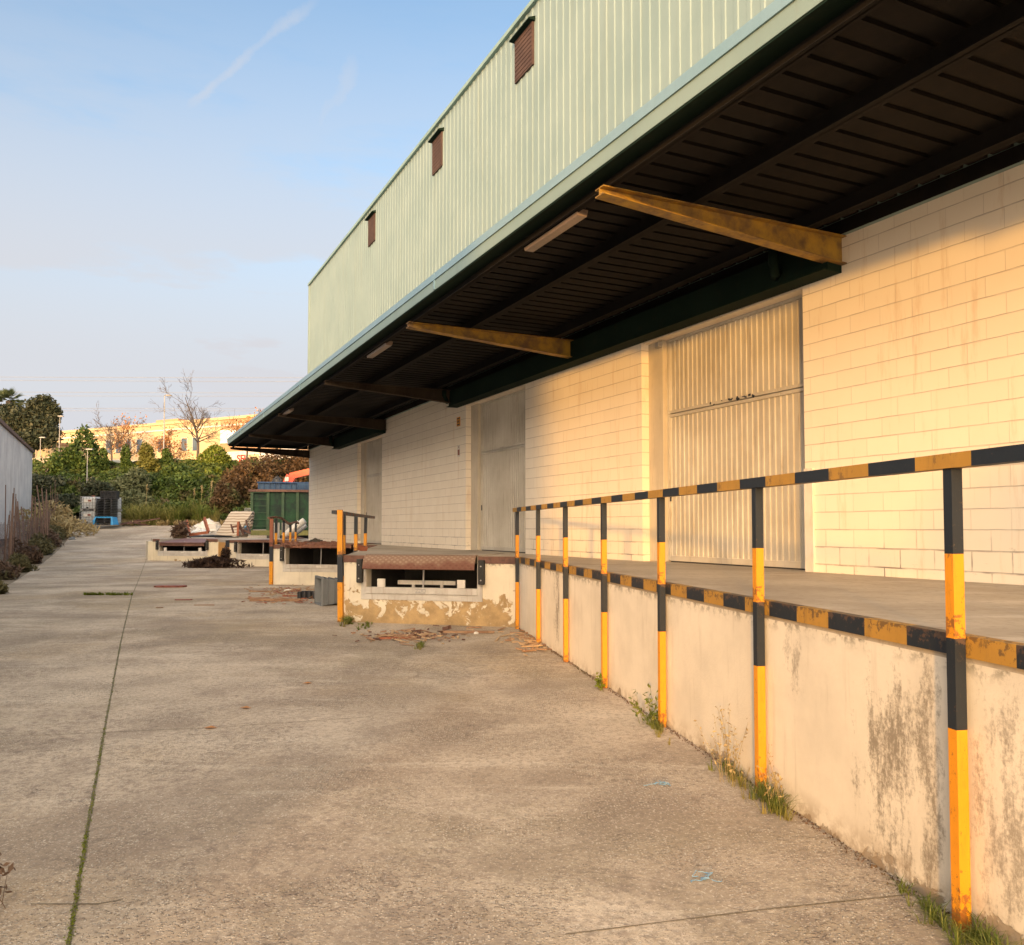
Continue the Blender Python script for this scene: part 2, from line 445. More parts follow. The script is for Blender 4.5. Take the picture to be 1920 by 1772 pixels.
def m_rust(name, c1, c2, c3, tread=False, scale=1.6):
    m = NT(name)
    col = m.mix(m.rng(m.noise(scale, 6, .65), .38, .62), c1, c2)
    col = m.mix(m.rng(m.noise(11, 6, .7), .48, .72, 0, .8), col, c3)
    h = m.noise(60, 4)
    if tread:
        w1 = m.n('ShaderNodeTexWave'); w1.inputs['Scale'].default_value = 5.5; w1.bands_direction = 'DIAGONAL'
        m.lk(m.map((1, 1, 1)), w1.inputs[0])
        w2 = m.n('ShaderNodeTexWave'); w2.inputs['Scale'].default_value = 5.5; w2.bands_direction = 'DIAGONAL'
        m.lk(m.map((-1, 1, 1)), w2.inputs[0])
        k = m.math('MULTIPLY', w1.outputs['Fac'], w2.outputs['Fac'])
        zz = m.math('ADD', m.xyz()[2], m.math('MULTIPLY', m.math('SUBTRACT', m.noise(2.2, 4), .5), .45))
        col = m.mix(m.rng(zz, 1.12, 1.24, 0, .9), (.15, .055, .035), (.31, .22, .15))
        col = m.mix(m.rng(k, .15, .5, .55, 0), col, (.17, .08, .05))
        h = k
    return m.end(col, .7, m.bump(h, .5, .01), .1)

M_GROUND = m_ground(); M_DECK = m_deck(); M_BLOCK = m_block()
M_SOIL = worn('soil', (.16, .12, .08), (.24, .19, .12), .95, .6, (.07, .06, .03), .6, False, 0, .8, 8)
M_GREEN = worn('pale_green_cladding', (.20, .275, .275), (.235, .31, .305), .55, .7, (.20, .23, .17), .38, True, 0, .03, ss=(2.2, 2.2, .16))
M_TRIM = worn('green_trim', (.20, .30, .28), (.25, .36, .34), .5, 1., (.1, .12, .1), .3)
M_BLUETRIM = worn('blue_grey_flashing', (.22, .36, .42), (.27, .41, .47), .4, .8, (.15, .2, .22), .3, metal=.25)
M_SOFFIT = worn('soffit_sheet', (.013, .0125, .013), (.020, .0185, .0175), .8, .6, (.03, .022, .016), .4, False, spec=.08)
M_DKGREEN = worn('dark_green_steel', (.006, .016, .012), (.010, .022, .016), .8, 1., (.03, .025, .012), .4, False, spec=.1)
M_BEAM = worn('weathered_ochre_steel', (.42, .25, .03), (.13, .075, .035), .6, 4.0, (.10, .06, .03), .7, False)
M_DOOR = worn('cream_door_sheet', (.54, .515, .46), (.42, .39, .335), .5, 1.1, (.24, .19, .13), .75)
M_COLUMN = worn('concrete_column', (.56, .50, .40), (.46, .41, .33), .85, 1.2, (.2, .17, .12), .5)
M_WHITE = worn('white_paint', (.72, .69, .63), (.62, .58, .52), .6, 2., (.30, .18, .10), .5)
M_FRAME = worn('dull_white_frame', (.60, .57, .52), (.46, .43, .39), .6, 3., (.26, .14, .08), .7)
M_VENT = worn('rust_brown_mesh', (.060, .034, .030), (.09, .053, .043), .9, 3., (.08, .04, .03), .5)
M_YEL = m_paint('yellow_paint', (.74, .30, .008)); M_YEL2 = m_paint('dull_yellow_paint', (.44, .24, .04), (.12, .07, .03), .6, .6, .56)
M_BLK = m_paint('black_paint', (.012, .018, .028), (.10, .06, .04), .5, .5, .64)
M_RED = m_paint('rusty_red_paint', (.28, .09, .045), (.08, .03, .02))
M_RUBBER = worn('black_rubber', (.02, .02, .02), (.04, .037, .033), .8, 5., (.10, .08, .06), .4)
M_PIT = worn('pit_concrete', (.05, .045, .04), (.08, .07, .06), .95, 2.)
M_STEEL = worn('grey_steel', (.42, .41, .40), (.33, .32, .31), .5, 2., (.2, .1, .05), .4, metal=.3)
M_TREAD = m_rust('rusty_tread_plate', (.36, .13, .06), (.46, .27, .16), (.22, .06, .03), True)
M_RUSTR = m_rust('red_rust_plate', (.24, .10, .06), (.17, .08, .055), (.32, .17, .11))
M_RUSTP = m_rust('purple_rust_plate', (.15, .085, .085), (.21, .12, .12), (.30, .17, .14), scale=2.6)
M_RUSTD = m_rust('dark_rust', (.12, .06, .045), (.20, .10, .07), (.07, .04, .03))
M_BEAM_SHADED = worn('shaded_beam_steel', (.035, .025, .02), (.06, .045, .03), .8, 2., spec=.1)  # copy of the beam steel with shade put into its colour
M_TUBE = worn('lamp_cover_plastic', (.26, .20, .17), (.20, .16, .13), .4, 3.)
M_GREYBOX = worn('grey_plastic', (.20, .215, .225), (.17, .18, .19), .45, 3., (.1, .1, .1), .25)
M_BLACKP = worn('black_plastic', (.02, .022, .026), (.035, .037, .042), .45, 3.)
M_WOOD = worn('splintered_wood', (.38, .24, .14), (.27, .15, .09), .8, 6., (.14, .07, .03), .6, False)
M_WOODL = worn('pale_split_wood', (.50, .36, .22), (.40, .27, .16), .8, 6., (.2, .12, .06), .5, False)
M_REDB = worn('red_board', (.27, .09, .06), (.21, .07, .05), .6, 6., (.15, .04, .02), .4, False)
M_ORWOOD = worn('orange_varnished_wood', (.36, .11, .05), (.25, .08, .04), .5, 5., (.1, .03, .02), .5, False)
M_BLUE = worn('blue_plastic', (.03, .25, .55), (.05, .33, .65), .5, 3.)
M_TRUNK = worn('tree_bark', (.07, .055, .045), (.12, .095, .075), .9, 4., bump=.6, bscale=20)
M_ROPE = worn('blue_rope', (.10, .24, .42), (.26, .40, .52), .8, 40.)

random.seed(7); np.random.seed(7)

# ------------------------------------------------------------------ ground
def edge_x(y): return -3.25 - .479 * y        # left edge of the pavement
PAV_END = 66.5
ys = [-60 + i * 2 for i in range(30)] + [i * .5 for i in range(0, 134)]
mb = MB()
vs = []; cols = 14
for y in ys:
    y = min(y, PAV_END)
    x0 = edge_x(y); x1 = 60
    for k in range(cols + 1):
        t = k / cols
        vs.append((x0 + (x1 - x0) * t, y, G(y) + .03))
fs = []
for i in range(len(ys) - 1):
    for k in range(cols):
        a = i * (cols + 1) + k
        fs.append((a, a + 1, a + cols + 2, a + cols + 1))
mb.add(vs, fs)
GZ = .03
tag(mb.build('pavement', M_GROUND), kind='structure')
def hill(x, y):
    t = min(max((y - 68) / 15.5, 0), 1)
    t = t * t * (3 - 2 * t)
    return G(min(y, 74)) - .02 + t * 5.9
mb = MB(); vs = []; fs = []
gy = [-60, -30, 0, 20, 35, 44, 50, 56, 60, 63] + [65 + i * 1.2 for i in range(18)] + [90, 110, 160, 300, 900]
gx = [-900, -300, -120] + [-90 + 6 * i for i in range(26)] + [120, 300, 900]
for y in gy:
    for x in gx:
        vs.append((x, y, hill(x, y)))
for i in range(len(gy) - 1):
    for k in range(len(gx) - 1):
        a = i * len(gx) + k
        fs.append((a, a + 1, a + len(gx) + 1, a + len(gx)))
mb.add(vs, fs)
tag(mb.build('ground', M_SOIL, smooth=True), kind='structure')

# joints in the pavement
M_JOINT = worn('joint_filler', (.13, .11, .07), (.19, .16, .11), .95, 8.)
def strip(pts, w, name, mat, dz=.004):
    mb = MB(); vs = []
    P = []
    for a, b in zip(pts[:-1], pts[1:]):
        n = max(1, int((b - a).length / .12))
        P += [a.lerp(b, i / n) for i in range(n)]
    P.append(pts[-1])
    for i, p in enumerate(P):
        d = P[min(i+1, len(P)-1)] - P[max(i-1, 0)]; d.z = 0; d.normalize()
        s_ = Vector((-d.y, d.x, 0))
        j = random.uniform(-.3, .3) * w; ww = w * random.uniform(.75, 1.3)
        for k in (-.5, .5):
            q = p + s_ * (k * ww + j * .3); vs.append((q.x, q.y, G(q.y) + GZ + dz))
    mb.add(vs, [(2*i, 2*i+1, 2*i+3, 2*i+2) for i in range(len(P)-1)])
    return tag(mb.build(name, mat), kind='structure')
jp = [(128, 1790), (163, 1575), (196, 1375), (226, 1210), (247, 1120), (270, 1062), (286, 1010)]
J = [atg(*p) for p in jp]
J0 = J[0] + (J[0] - J[1]) * 1.5
strip([J0] + J, .018, 'pavement_joint', M_JOINT)
for pts in ([(60, 1388), (190, 1381), (420, 1370), (700, 1352)], [(40, 1063), (270, 1065)], [(57, 1712), (182, 1710), (230, 1706)], [(1060, 1766), (1445, 1725), (1700, 1697), (1752, 1700)], [(250, 1230), (620, 1226)]):
    strip([atg(*p) for p in pts], .007, 'pavement_joint', M_JOINT)

# ------------------------------------------------------------------ loading dock
ZD = 1.30
def P2(x, y): return Vector((x, y, 0))
def slx(y): return 2.907 - .19 * y
I1 = P2(.10, 14.75); O1 = P2(-3.16, 15.6)
O2 = P2(-7.37, 25.6); I2 = P2(-4.02, 24.9)
O3 = P2(-12.1, 35.4); I3 = P2(-8.75, 34.6)
O4 = P2(-16.9, 39.0); I4 = P2(-13.55, 38.2)
S0 = P2(slx(-9), -9)
dock = empty('loading_dock', (0, 0, 0), 0, 'long raised concrete loading dock with saw-tooth front, flaking cream render and striped edge', 'loading dock')
def notch(O, I, u0, u1, depth=1.9):
    d = (I - O).normalized(); n = Vector((-d.y, d.x, 0))   # O->I runs to the right; n points away from the yard
    if n.y < 0: n = -n
    return [O + d * u1, O + d * u1 + n * depth, O + d * u0 + n * depth, O + d * u0]
bays = [(O1, I1, .46, 2.62), (O2, I2, .42, 2.62), (O3, I3, .46, 2.66), (O4, I4, .36, 2.80)]
path = [S0, I1] + notch(*bays[0]) + [O1, I2] + notch(*bays[1]) + [O2, I3] + notch(*bays[2]) + [O3, I4] + notch(*bays[3]) + [O4]
E1 = O4 + TV * 2.6; E2 = E1 + Vector((12, -1.5, 0))
path += [E1, E2, B(41, -3), B(-10, -1)]
for p in path: p.z = 0
tri = tessellate_polygon([path])
mb = MB()
n = len(path)
mb.add([(p.x, p.y, ZD) for p in path] + [(p.x, p.y, ZD - .12) for p in path], [tuple(t) for t in tri] + [tuple(i + n for i in t[::-1]) for t in tri] + [(i, (i+1) % n, n + (i+1) % n, n + i) for i in range(n)])
o = mb.build('deck', M_DECK, dock)
import bmesh
def fixn(o):
    bm = bmesh.new(); bm.from_mesh(o.data); bmesh.ops.recalc_face_normals(bm, faces=bm.faces); bm.to_mesh(o.data); bm.free()
fixn(o)
# walls: local x along the wall, y = 0 outer face, thickness behind it
PL_NEAR = m_plaster('cream_render_stained', (.72, .65, .56), (.44, .38, .30), -.15, .10, .34, .38,
                    mold=[][:0] or [(13.75, .70, .45, .85, .85), (13.05, .16, .45, 1.0, .8), (10.9, .5, .25, .5, .3), (14.65, .5, .6, .7, .4), (20.8, .45, .6, .8, .8)][:0] + [(-1, .1, 0, .1, 0)][:0])
def dwall(name, p0, p1, mat, z1=ZD - .12, back=.22, zl=-.4, parent=dock):
    """outer face on the line p0-p1, seen with p0 at the left"""
    M, L = frame(p0, p1)
    mb = MB().box((0, 0, zl), (L, back, z1))
    return mb.build(name, mat, parent, M=M), M, L
# near slanted wall, split in panels between the posts (each panel has its own weathering)
POSTX = [1805, 1433, 1249, 1140, 1067, 1015, 975]
POSTY = [2.907 / ((x - 960) / 1550 + .19) for x in POSTX]
dirS = (I1 - S0).normalized()
sy = lambda y: P2(slx(y), y)
M_, L_ = frame(I1, S0)
loc_x = lambda y: (I1 - sy(y)).length
def molds():
    a = loc_x(4.55); r = []
    r.append((a, .42, .42, .95, .95)); r.append((a + .35, .14, .6, 1.0, .9)); r.append((loc_x(3.75), .30, .55, .9, .8))
    r.append((loc_x(11.9), .30, .7, 1.1, .85)); r.append((loc_x(5.5), .2, .9, .35, .7))
    return r
PL_NEAR = m_plaster('cream_render_stained', (.76, .70, .60), (.42, .35, .27), -.20, .12, .34, .42, molds(), 3.1)
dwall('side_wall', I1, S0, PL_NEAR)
PL1 = m_plaster('cream_render_flaked_sun_warm', (.80, .71, .55), (.54, .37, .18), .02, 1.15, .245, .35, None, 1.3, 3.4)  # flaked to ochre render, whose warmth also replaces sunlight on this face
PL2 = m_plaster('cream_render_clean', (.78, .71, .57), (.42, .35, .25), -.2, .22, .10, .40, None, 6.2)
PL3 = m_plaster('cream_render_orange_stain', (.72, .64, .48), (.40, .25, .10), .0, .5, .22, .5, None, 9.7)
M_OCHRE = worn('ochre_painted_render', (.55, .27, .05), (.44, .24, .08), .8, 2., (.2, .12, .06), .7)
def face(O, I, u0, u1, mat, zb):
    M, L = frame(O, I)
    zt = ZD - .12
    mb = MB()
    mb.box((0, 0, -.4), (u0, .22, zt)); mb.box((u1, 0, -.4), (L, .22, zt)); mb.box((u0, 0, -.4), (u1, .22, zb))
    mb.build('face_wall', mat, dock, M=M)
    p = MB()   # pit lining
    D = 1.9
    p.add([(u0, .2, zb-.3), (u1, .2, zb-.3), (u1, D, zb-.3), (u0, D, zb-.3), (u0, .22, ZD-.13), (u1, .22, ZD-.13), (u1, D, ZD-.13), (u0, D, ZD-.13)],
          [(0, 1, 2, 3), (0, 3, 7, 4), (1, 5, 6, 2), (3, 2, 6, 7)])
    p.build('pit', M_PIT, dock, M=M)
    # steel angle along the deck edge beside the opening
    MB().box((-.01, -.012, ZD - .125), (u0 - .02, .0, ZD + .004)).build('edge_angle', M_RUSTD, dock, M=M)
    MB().box((u1 + .02, -.012, ZD - .125), (L - .02, 0, ZD + .004)).build('edge_angle', M_RUSTD, dock, M=M)
    return M, L
FM = []
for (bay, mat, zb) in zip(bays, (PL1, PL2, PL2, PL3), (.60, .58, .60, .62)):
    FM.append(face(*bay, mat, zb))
for a, b, m in ((I2, O1, PL2), (I3, O2, PL2), (I4, O3, M_OCHRE), (O4, E1, PL3)):
    dwall('side_wall', a, b, m)
# left end of the furthest bay: stub wall
# striped steel edge along the near deck edge
def stripes(mb, L, y0, y1, z0, z1, seg, x0=0, a=0, b=1):
    x = x0; k = 0
    while x < L:
        mb.box((x, y0, z0), (min(x + seg, L), y1, z1), a if k % 2 == 0 else b)
        x += seg; k += 1
mb = MB(); stripes(mb, L_, -.014, .06, ZD - .095, ZD + .006, .365, .0, 1, 0)
mb.build('edge_band', [M_BLK, M_YEL2], dock, M=M_)

# dock levellers
def leveller(i, M, bay, label, kind):
    O, I, u0, u1 = bay
    root = empty('dock_leveller', (0, 0, 0), 0, label, 'dock leveller', 'dock levellers along the loading dock')
    root.matrix_world = M
    w0, w1 = u0 + .02, u1 - .02
    plate = MB()
    if kind == 'sag':
        plate.add([(w0, -.14, ZD-.15), (w1, -.14, ZD-.15), (w1, 1.85, ZD+.012), (w0, 1.85, ZD+.012), (w0, -.14, ZD-.19), (w1, -.14, ZD-.19), (w1, 1.85, ZD-.05), (w0, 1.85, ZD-.05)],
                  [(0,1,2,3),(7,6,5,4),(0,4,5,1),(1,5,6,2),(2,6,7,3),(3,7,4,0)])
        plate.build('plate', M_RUSTP, root)
        MB().box((w0+.02, -.10, ZD-.32), (w1-.02, -.06, ZD-.19)).build('lip', M_RUSTD, root)
    else:
        z = ZD + .01 if kind != 'rust' else ZD + .012
        plate.box((w0, .02 if kind == 'tread' else -.10, z - .03), (w1, 1.88, z))
        for k in range(7):
            x = w0 + .1 + k * (w1 - w0 - .2) / 6
            plate.box((x - .02, .05, z - .14), (x + .02, 1.8, z - .031))
        plate.box((w0 + .01, -.02 if kind == 'tread' else -.10, z - .10), (w1 - .01, .02 if kind=='tread' else -.06, z - .031))
        plate.build('plate', M_RUSTR if kind == 'rust' else (M_DECK if kind == 'tread' else M_RUSTD), root)
        if kind == 'tread':
            prof = [(.06, z + .012), (-.02, z + .016), (-.09, z - .005), (-.155, z - .08), (-.19, z - .20), (-.20, z - .24)]
            vs = []; fs = []
            for x in (w0 - .02, w1 + .02):
                vs += [(x, a, b) for a, b in prof] + [(x, a + .018, b - .012) for a, b in prof]
            n = len(prof)
            for k in range(n - 1):
                fs += [(k, k+1, 2*n+k+1, 2*n+k), (n+k+1, n+k, 3*n+k, 3*n+k+1)]
                fs += [(k, n+k, n+k+1, k+1), (2*n+k+1, 3*n+k+1, 3*n+k, 2*n+k)]
            fs += [(n-1, 2*n-1, 4*n-1, 3*n-1), (0, 2*n, 3*n, n)]
            o = MB().add(vs, fs).build('lip', M_TREAD, root, smooth=False); fixn(o)
    zb = (.60, .58, .60, .62)[i]
    fr = MB()
    fr.box((u0 - .10, -.012, zb - .11), (u1 + .10, 0, zb + .0)); fr.box((u0, -.03, zb + .005), (u1, .08, zb + .12))
    fr.box((u0 - .10, -.014, zb + .001), (u0 - .004, 0, ZD - .13)); fr.box((u1 + .004, -.014, zb + .001), (u1 + .10, 0, ZD - .13))
    fr.build('frame', M_FRAME, root)
    um = (u0 + u1) / 2
    if kind in ('tread', 'sag'):
        for u in (u0 + .30, u1 - .30):
            MB().box((u - .075, -.028, zb + .122), (u + .075, .02, zb + .275)).build('lip_keeper', M_WHITE, root, bevel=.004)
    if kind == 'tread':
        b = MB().box((u0 + .52, .25, zb + .16), (u1 - .5, .33, zb + .235)); b.box((u0 + .8, .26, zb + .02), (u0 + .85, .31, zb + .16)); b.box((u1 - .8, .26, zb + .02), (u1 - .75, .31, zb + .16))
        b.build('crossbar', M_WHITE, root)
        pl = MB().box((um - .10, -.040, zb + .02), (um + .10, -.031, zb + .10)).build('name_plate', M_STEEL, root)
        text_mesh('YIMUR', .07, .001, M_WHITE, pl, (um, -.042, zb + .036), 0, 'CENTER')
    else:
        MB().box((um - .08, -.036, zb + .03), (um + .08, -.031, zb + .09)).build('name_plate', M_WHITE, root)
    sp = MB().tube([(um + .02, .06, zb + .1), (um + .02, .10, ZD - .08)], .018, 8)
    sp.build('prop_bar', M_STEEL, root)
    for u in (u0 - .16, u1 + .045):
        bb = MB().box((u, -.115, ZD - .50), (u + .11, -.0145, ZD - .06))
        bb.build('bumper', M_RUBBER, root, bevel=.012)
        for z in (ZD - .42, ZD - .17): MB().tube([(u + .055, -.125, z), (u + .055, -.11, z)], .013, 8).build('bolt', M_STEEL, root)
    return root
kinds = ['tread', 'rust', 'dark', 'sag']
labs = ['dock leveller of the nearest bay with a rusty diamond-tread lip hanging over the pit',
        'dock leveller with flat red-rust plate, in the second bay from the camera',
        'dock leveller with thin dark plate over a black pit, behind the rusty railing',
        'dock leveller with sagging purple-brown plate at the far end of the dock']
for i in range(4):
    leveller(i, FM[i][0], bays[i], labs[i], kinds[i])

# ------------------------------------------------------------------ railings
def post(name, p, zt, bands, root, w=.07, lean=(0, 0), rz=None):
    mb = MB()
    zs = [zt] + bands + [G(p.y) + GZ - .05 if bands[-1] < 1.0 else ZD]
    for k in range(len(zs) - 1):
        a, b = zs[k], zs[k+1]
        mi = k % 2
        f = lambda z: Vector((lean[0] * (z - ZD), lean[1] * (z - ZD), z))
        for (x0, y0, x1, y1) in ((-w/2, -w/2, w/2, -w/2 + .009), (-w/2, -w/2 + .009, -w/2 + .009, w/2), (w/2 - .009, -w/2+.009, w/2, w/2), (-w/2+.009, w/2-.009, w/2-.009, w/2)):
            A = f(b); Bt = f(a)
            vs = [(x0+A.x, y0+A.y, b), (x1+A.x, y0+A.y, b), (x1+A.x, y1+A.y, b), (x0+A.x, y1+A.y, b), (x0+Bt.x, y0+Bt.y, a), (x1+Bt.x, y0+Bt.y, a), (x1+Bt.x, y1+Bt.y, a), (x0+Bt.x, y1+Bt.y, a)]
            mb.add(vs, [(0,3,2,1),(4,5,6,7),(0,1,5,4),(1,2,6,5),(2,3,7,6),(3,0,4,7)], mi)
    return mb.build(name, [M_BLK, M_YEL], root, loc=(p.x, p.y, 0), rz=rz)
rail = empty('railing', (sy(4).x, 4, 0), 0, 'long black and yellow striped railing along the near dock edge, seven tall posts in view', 'railing', 'striped dock railings')
rail.location = (0, 0, 0)
azS = math.atan2((S0 - I1).y, (S0 - I1).x)
outS = Vector((-1, -.19, 0)).normalized()
for k, y in enumerate([2.1] + POSTY):
    p = sy(y) + outS * .052
    bl = ZD + .42; jit = random.uniform(-.012, .012)
    post('post', p, ZD + .80, [ZD + .385 + jit, ZD - .005, ZD - .44 + jit], rail, .058, (random.uniform(-.004, .004), 0), azS)
Mr, Lr = frame(sy(14.75) + outS * .055, sy(1.0) + outS * .055, 0)
mb = MB(); stripes(mb, Lr, -.04, .04, ZD + .80, ZD + .87, .385, 0, 1, 0)
mb.build('top_rail', [M_BLK, M_YEL2], rail, M=Mr)
# underside angle of the rail
# second railing, from the corner of the nearest bay back along the second bay
r2 = empty('railing', (0, 0, 0), 0, 'short striped railing with tall yellow corner post, left of the nearest dock bay', 'railing', 'striped dock railings')
cp = O1 + Vector((-.07, -.02, 0))
post('post', cp, ZD + .86, [ZD + .855, ZD + .02, ZD - .50], r2, .095, (-.012, 0), 0)
dd = (I2 - O1)
for t in (.035, .30, .56):
    q = O1 + dd * t + Vector((-.05, 0, 0))
    post('post', q, ZD + .78, [ZD + .38, ZD + .02, ZD - .4], r2, .072, (.02 * (t > .4), 0), 0)
Mr, Lr = frame(cp + Vector((-.12, -.05, 0)), O1 + dd * .86 + Vector((-.05, 0, 0)))
mb = MB(); stripes(mb, Lr, -.04, .04, ZD + .78, ZD + .85, .30)
mb.build('top_rail', [M_BLK, M_RUSTD], r2, M=Mr)
r3 = empty('railing', (0, 0, 0), 0, 'short rusty railing with bent top rail and five yellow-footed posts, behind the second dock bay', 'railing', 'striped dock railings')
cp = O2 + Vector((-.06, -.02, 0))
mb = MB()
mb.box((-.05, -.05, ZD-.05), (.05, .05, ZD + .80), 0); mb.box((-.05, -.05, ZD - .52), (.05, .05, ZD - .05), 1); mb.box((-.05, -.05, G(26) - .05), (.05, .05, ZD - .52), 2)
mb.build('post', [M_RED, M_BLK, M_YEL], r3, loc=cp)
dd = (I3 - O2)
pts = [cp + Vector((-.1, 0, ZD + .82))]
for t, hh in ((.06, .80), (.28, .76), (.50, .66), (.70, .74)):
    q = O2 + dd * t + Vector((0, 0, 0))
    post('post', q, ZD + hh, [ZD + .36, ZD + .0], r3, .07)
for t, hh in ((.04, .86), (.20, .84), (.45, .66), (.72, .76), (.80, .70)):
    q = O2 + dd * t; pts.append(Vector((q.x, q.y, ZD + hh)))
mb = MB()
for a, b in zip(pts[:-1], pts[1:]): mb.beam(a, b, .07, .06)
mb.build('top_rail', M_RUSTD, r3)
# corner post of the third bay
r4 = empty('bollard_post', (0, 0, 0), 0, 'single black and yellow corner post beside the ochre wall at the far bays', 'post')
cp = O3 + Vector((-.05, -.04, 0))
mb = MB().box((-.07, -.05, ZD - .32), (.07, .05, ZD - .01), 0).box((-.07, -.05, G(35)), (.07, .05, ZD - .32), 1)
mb.build('post', [M_BLK, M_YEL], r4, loc=cp)

# ------------------------------------------------------------------ warehouse
wh = empty('warehouse', (0, 0, 0), 0, 'long warehouse of white painted block below and pale green ribbed cladding above', 'warehouse')
wh.matrix_world = BM
S_END, S_START = 39.0, -8.0
DOORS = [(10.9, 13.9), (18.36, 21.1), (28.3, 30.8)]
segs = [(S_START, 10.9), (14.28, 18.36), (21.5, 28.3), (31.2, S_END)]
for a, b in segs:
    MB().box((a, -.35, ZD - .3), (b, 0, 5.13)).build('block_wall', M_BLOCK, wh)
# wall over the doors
for (a, b) in ((10.9, 14.28), (18.36, 21.5), (28.3, 31.2)):
    MB().box((a + .002, -.34, 4.70), (b - .002, -.02, 5.12)).build('lintel', M_BLOCK, wh)
for (a, b) in ((13.9, 14.28), (21.1, 21.5), (30.8, 31.2)):
    MB().box((a, -.34, ZD), (b, -.13, 4.70)).build('column', M_COLUMN, wh, bevel=.008)
def ribbed(x0, x1, pitch, depth, z0, z1, y, mb=None, ratio=.35, mi=0):
    mb = mb or MB()
    xs = []; x = x0; k = 0
    w = pitch
    while x < x1 - 1e-6:
        e = min(x + w, x1)
        a = x + w * (1 - ratio) / 1; 
        pts = [(x, y), (min(x + w * (.86 - ratio), x1), y), (min(x + w * (.93 - ratio), x1), y + depth), (min(x + w * .93, x1), y + depth), (e, y)]
        xs += pts[:-1]; x = e
    xs.append((x1, y))
    n = len(xs)
    mb.add([(a, b, z0) for a, b in xs] + [(a, b, z1) for a, b in xs], [(i+1, i, n+i, n+i+1) for i in range(n-1)], mi)
    return mb
for di, (a, b) in enumerate(DOORS):
    zt = 4.66; yy = -.24
    d = ribbed(a + .04, b - .04, .105, .014, ZD + .05, 3.50, yy)
    o = d.build('sliding_door', M_DOOR, wh)
    o['label'] = ['widest ribbed door with scratched middle rail, nearest the camera', 'ribbed door in the middle of the wall', 'narrow far ribbed door'][di]
    ribbed(a + .04, b - .04, .105, .014, 3.60, zt, yy - .0).build('upper_leaf', M_DOOR, o)
    f = MB()
    f.box((a + .002, yy - .06, ZD + .03), (a + .05, yy + .035, zt)); f.box((b - .05, yy - .06, ZD + .03), (b - .002, yy + .035, zt))
    f.box((a + .05, yy - .05, 3.50), (b - .05, yy + .032, 3.545)); f.box((a + .05, yy - .05, 3.56), (b - .05, yy + .030, 3.605))
    f.box((a + .05, yy - .05, ZD + .02), (b - .05, yy + .03, ZD + .10)); f.box((a + .002, yy - .05, zt), (b - .002, yy + .04, 4.698))
    f.build('door_frame', M_DOOR, o)
    MB().box((a + .06, yy - .3, ZD - .02), (b - .06, yy + .025, ZD + .019)).build('threshold', M_RUBBER, o)
    if di == 0:
        sc = MB()
        for q in range(15):
            xx = 12.0 + random.random() * .9
            sc.cbox((xx, yy + .034, 3.58 + random.uniform(-.02, .02)), (random.uniform(.02, .06), .003, random.uniform(.01, .035)), (0, random.uniform(-.5, .5), 0))
        sc.build('scratch_marks', M_BLK, o)
    MB().box((b - .10, yy + .036, 2.22), (b - .075, yy + .05, 2.34)).build('handle', M_BLK, o)
# corner guard by the near door
MB().box((10.76, .002, ZD), (10.89, .03, ZD + 1.22)).box((10.878, -.2, ZD), (10.905, .002, ZD + 1.22)).build('corner_guard', M_WHITE, wh)
# door trolley bracket
MB().cbox((13.95, -.10, 4.63), (.08, .10, .07)).build('door_bracket', M_STEEL, wh)
# cladding
ribbed(S_START, S_END, .25, .013, 5.42, 12.22, .05, ratio=.26).build('cladding', M_GREEN, wh)
MB().box((S_START, -.3, 5.135), (S_END - .01, .045, 12.1)).build('upper_wall', M_TRIM, wh)
MB().box((S_START, -.5, 12.222), (S_END + .06, .13, 12.31)).build('roof_trim', M_TRIM, wh)
mb = MB().add([(S_END + .03, .09, 5.42), (S_END + .03, -22, 5.42), (S_END + .03, -22, 12.2), (S_END + .03, .09, 12.2)], [(0, 1, 2, 3)])
mb.build('end_cladding', M_GREEN, wh)
MB().box((S_END - .04, .04, 5.42), (S_END + .05, .10, 12.22)).build('corner_trim', M_GREEN, wh)
MB().box((S_END - .3, -22, ZD - 1), (S_END, -.352, 5.4)).build('end_wall', M_BLOCK, wh)
MB().box((S_START, -22, 12.15), (S_END, -.3, 12.25)).build('roof', M_TRIM, wh)
for i, (a, b, z0, z1) in enumerate([(17.85, 18.66, 11.02, 11.90), (22.92, 23.62, 11.02, 11.90), (28.97, 29.72, 11.02, 11.90)]):
    v = MB().box((a, .03, z0), (b, .095, z1))
    for k in range(9):
        z = z0 + .04 + k * (z1 - z0 - .06) / 9
        v.box((a + .03, .096, z), (b - .03, .104, z + .05))
    o = v.build('vent', M_VENT, wh)
    MB().prism([(.05, z1 + .001), (.20, z1 + .001), (.20, z1 + .03), (.05, z1 + .09)], a - .05, b + .05).build('vent_hood', M_DKGREEN, o)
# canopy
cz = 5.30; CO = 3.30
can = MB()
xs = S_START
while xs < S_END:
    can.box((xs, .06, cz), (xs + .195, CO - .03, cz + .012)); can.box((xs + .195, .06, cz + .035), (xs + .25, CO - .03, cz + .045))
    can.add([(xs+.195,.06,cz+.012),(xs+.195,CO-.03,cz+.012),(xs+.195,CO-.03,cz+.04),(xs+.195,.06,cz+.04)], [(0,1,2,3)])
    can.add([(xs+.25,.06,cz),(xs+.25,CO-.03,cz),(xs+.25,CO-.03,cz+.04),(xs+.25,.06,cz+.04)], [(0,1,2,3)])
    xs += .25
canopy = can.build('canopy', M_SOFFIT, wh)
MB().box((S_START, .0, cz + .05), (S_END + .05, CO + .0, cz + .09)).build('canopy_top', M_TRIM, canopy)
MB().box((S_START, CO - .03, 5.235), (S_END + .12, CO + .02, 5.375)).build('fascia', worn('pale_green_fascia', (.20, .285, .275), (.23, .315, .30), .5, 1., (.2, .22, .18), .3), canopy)
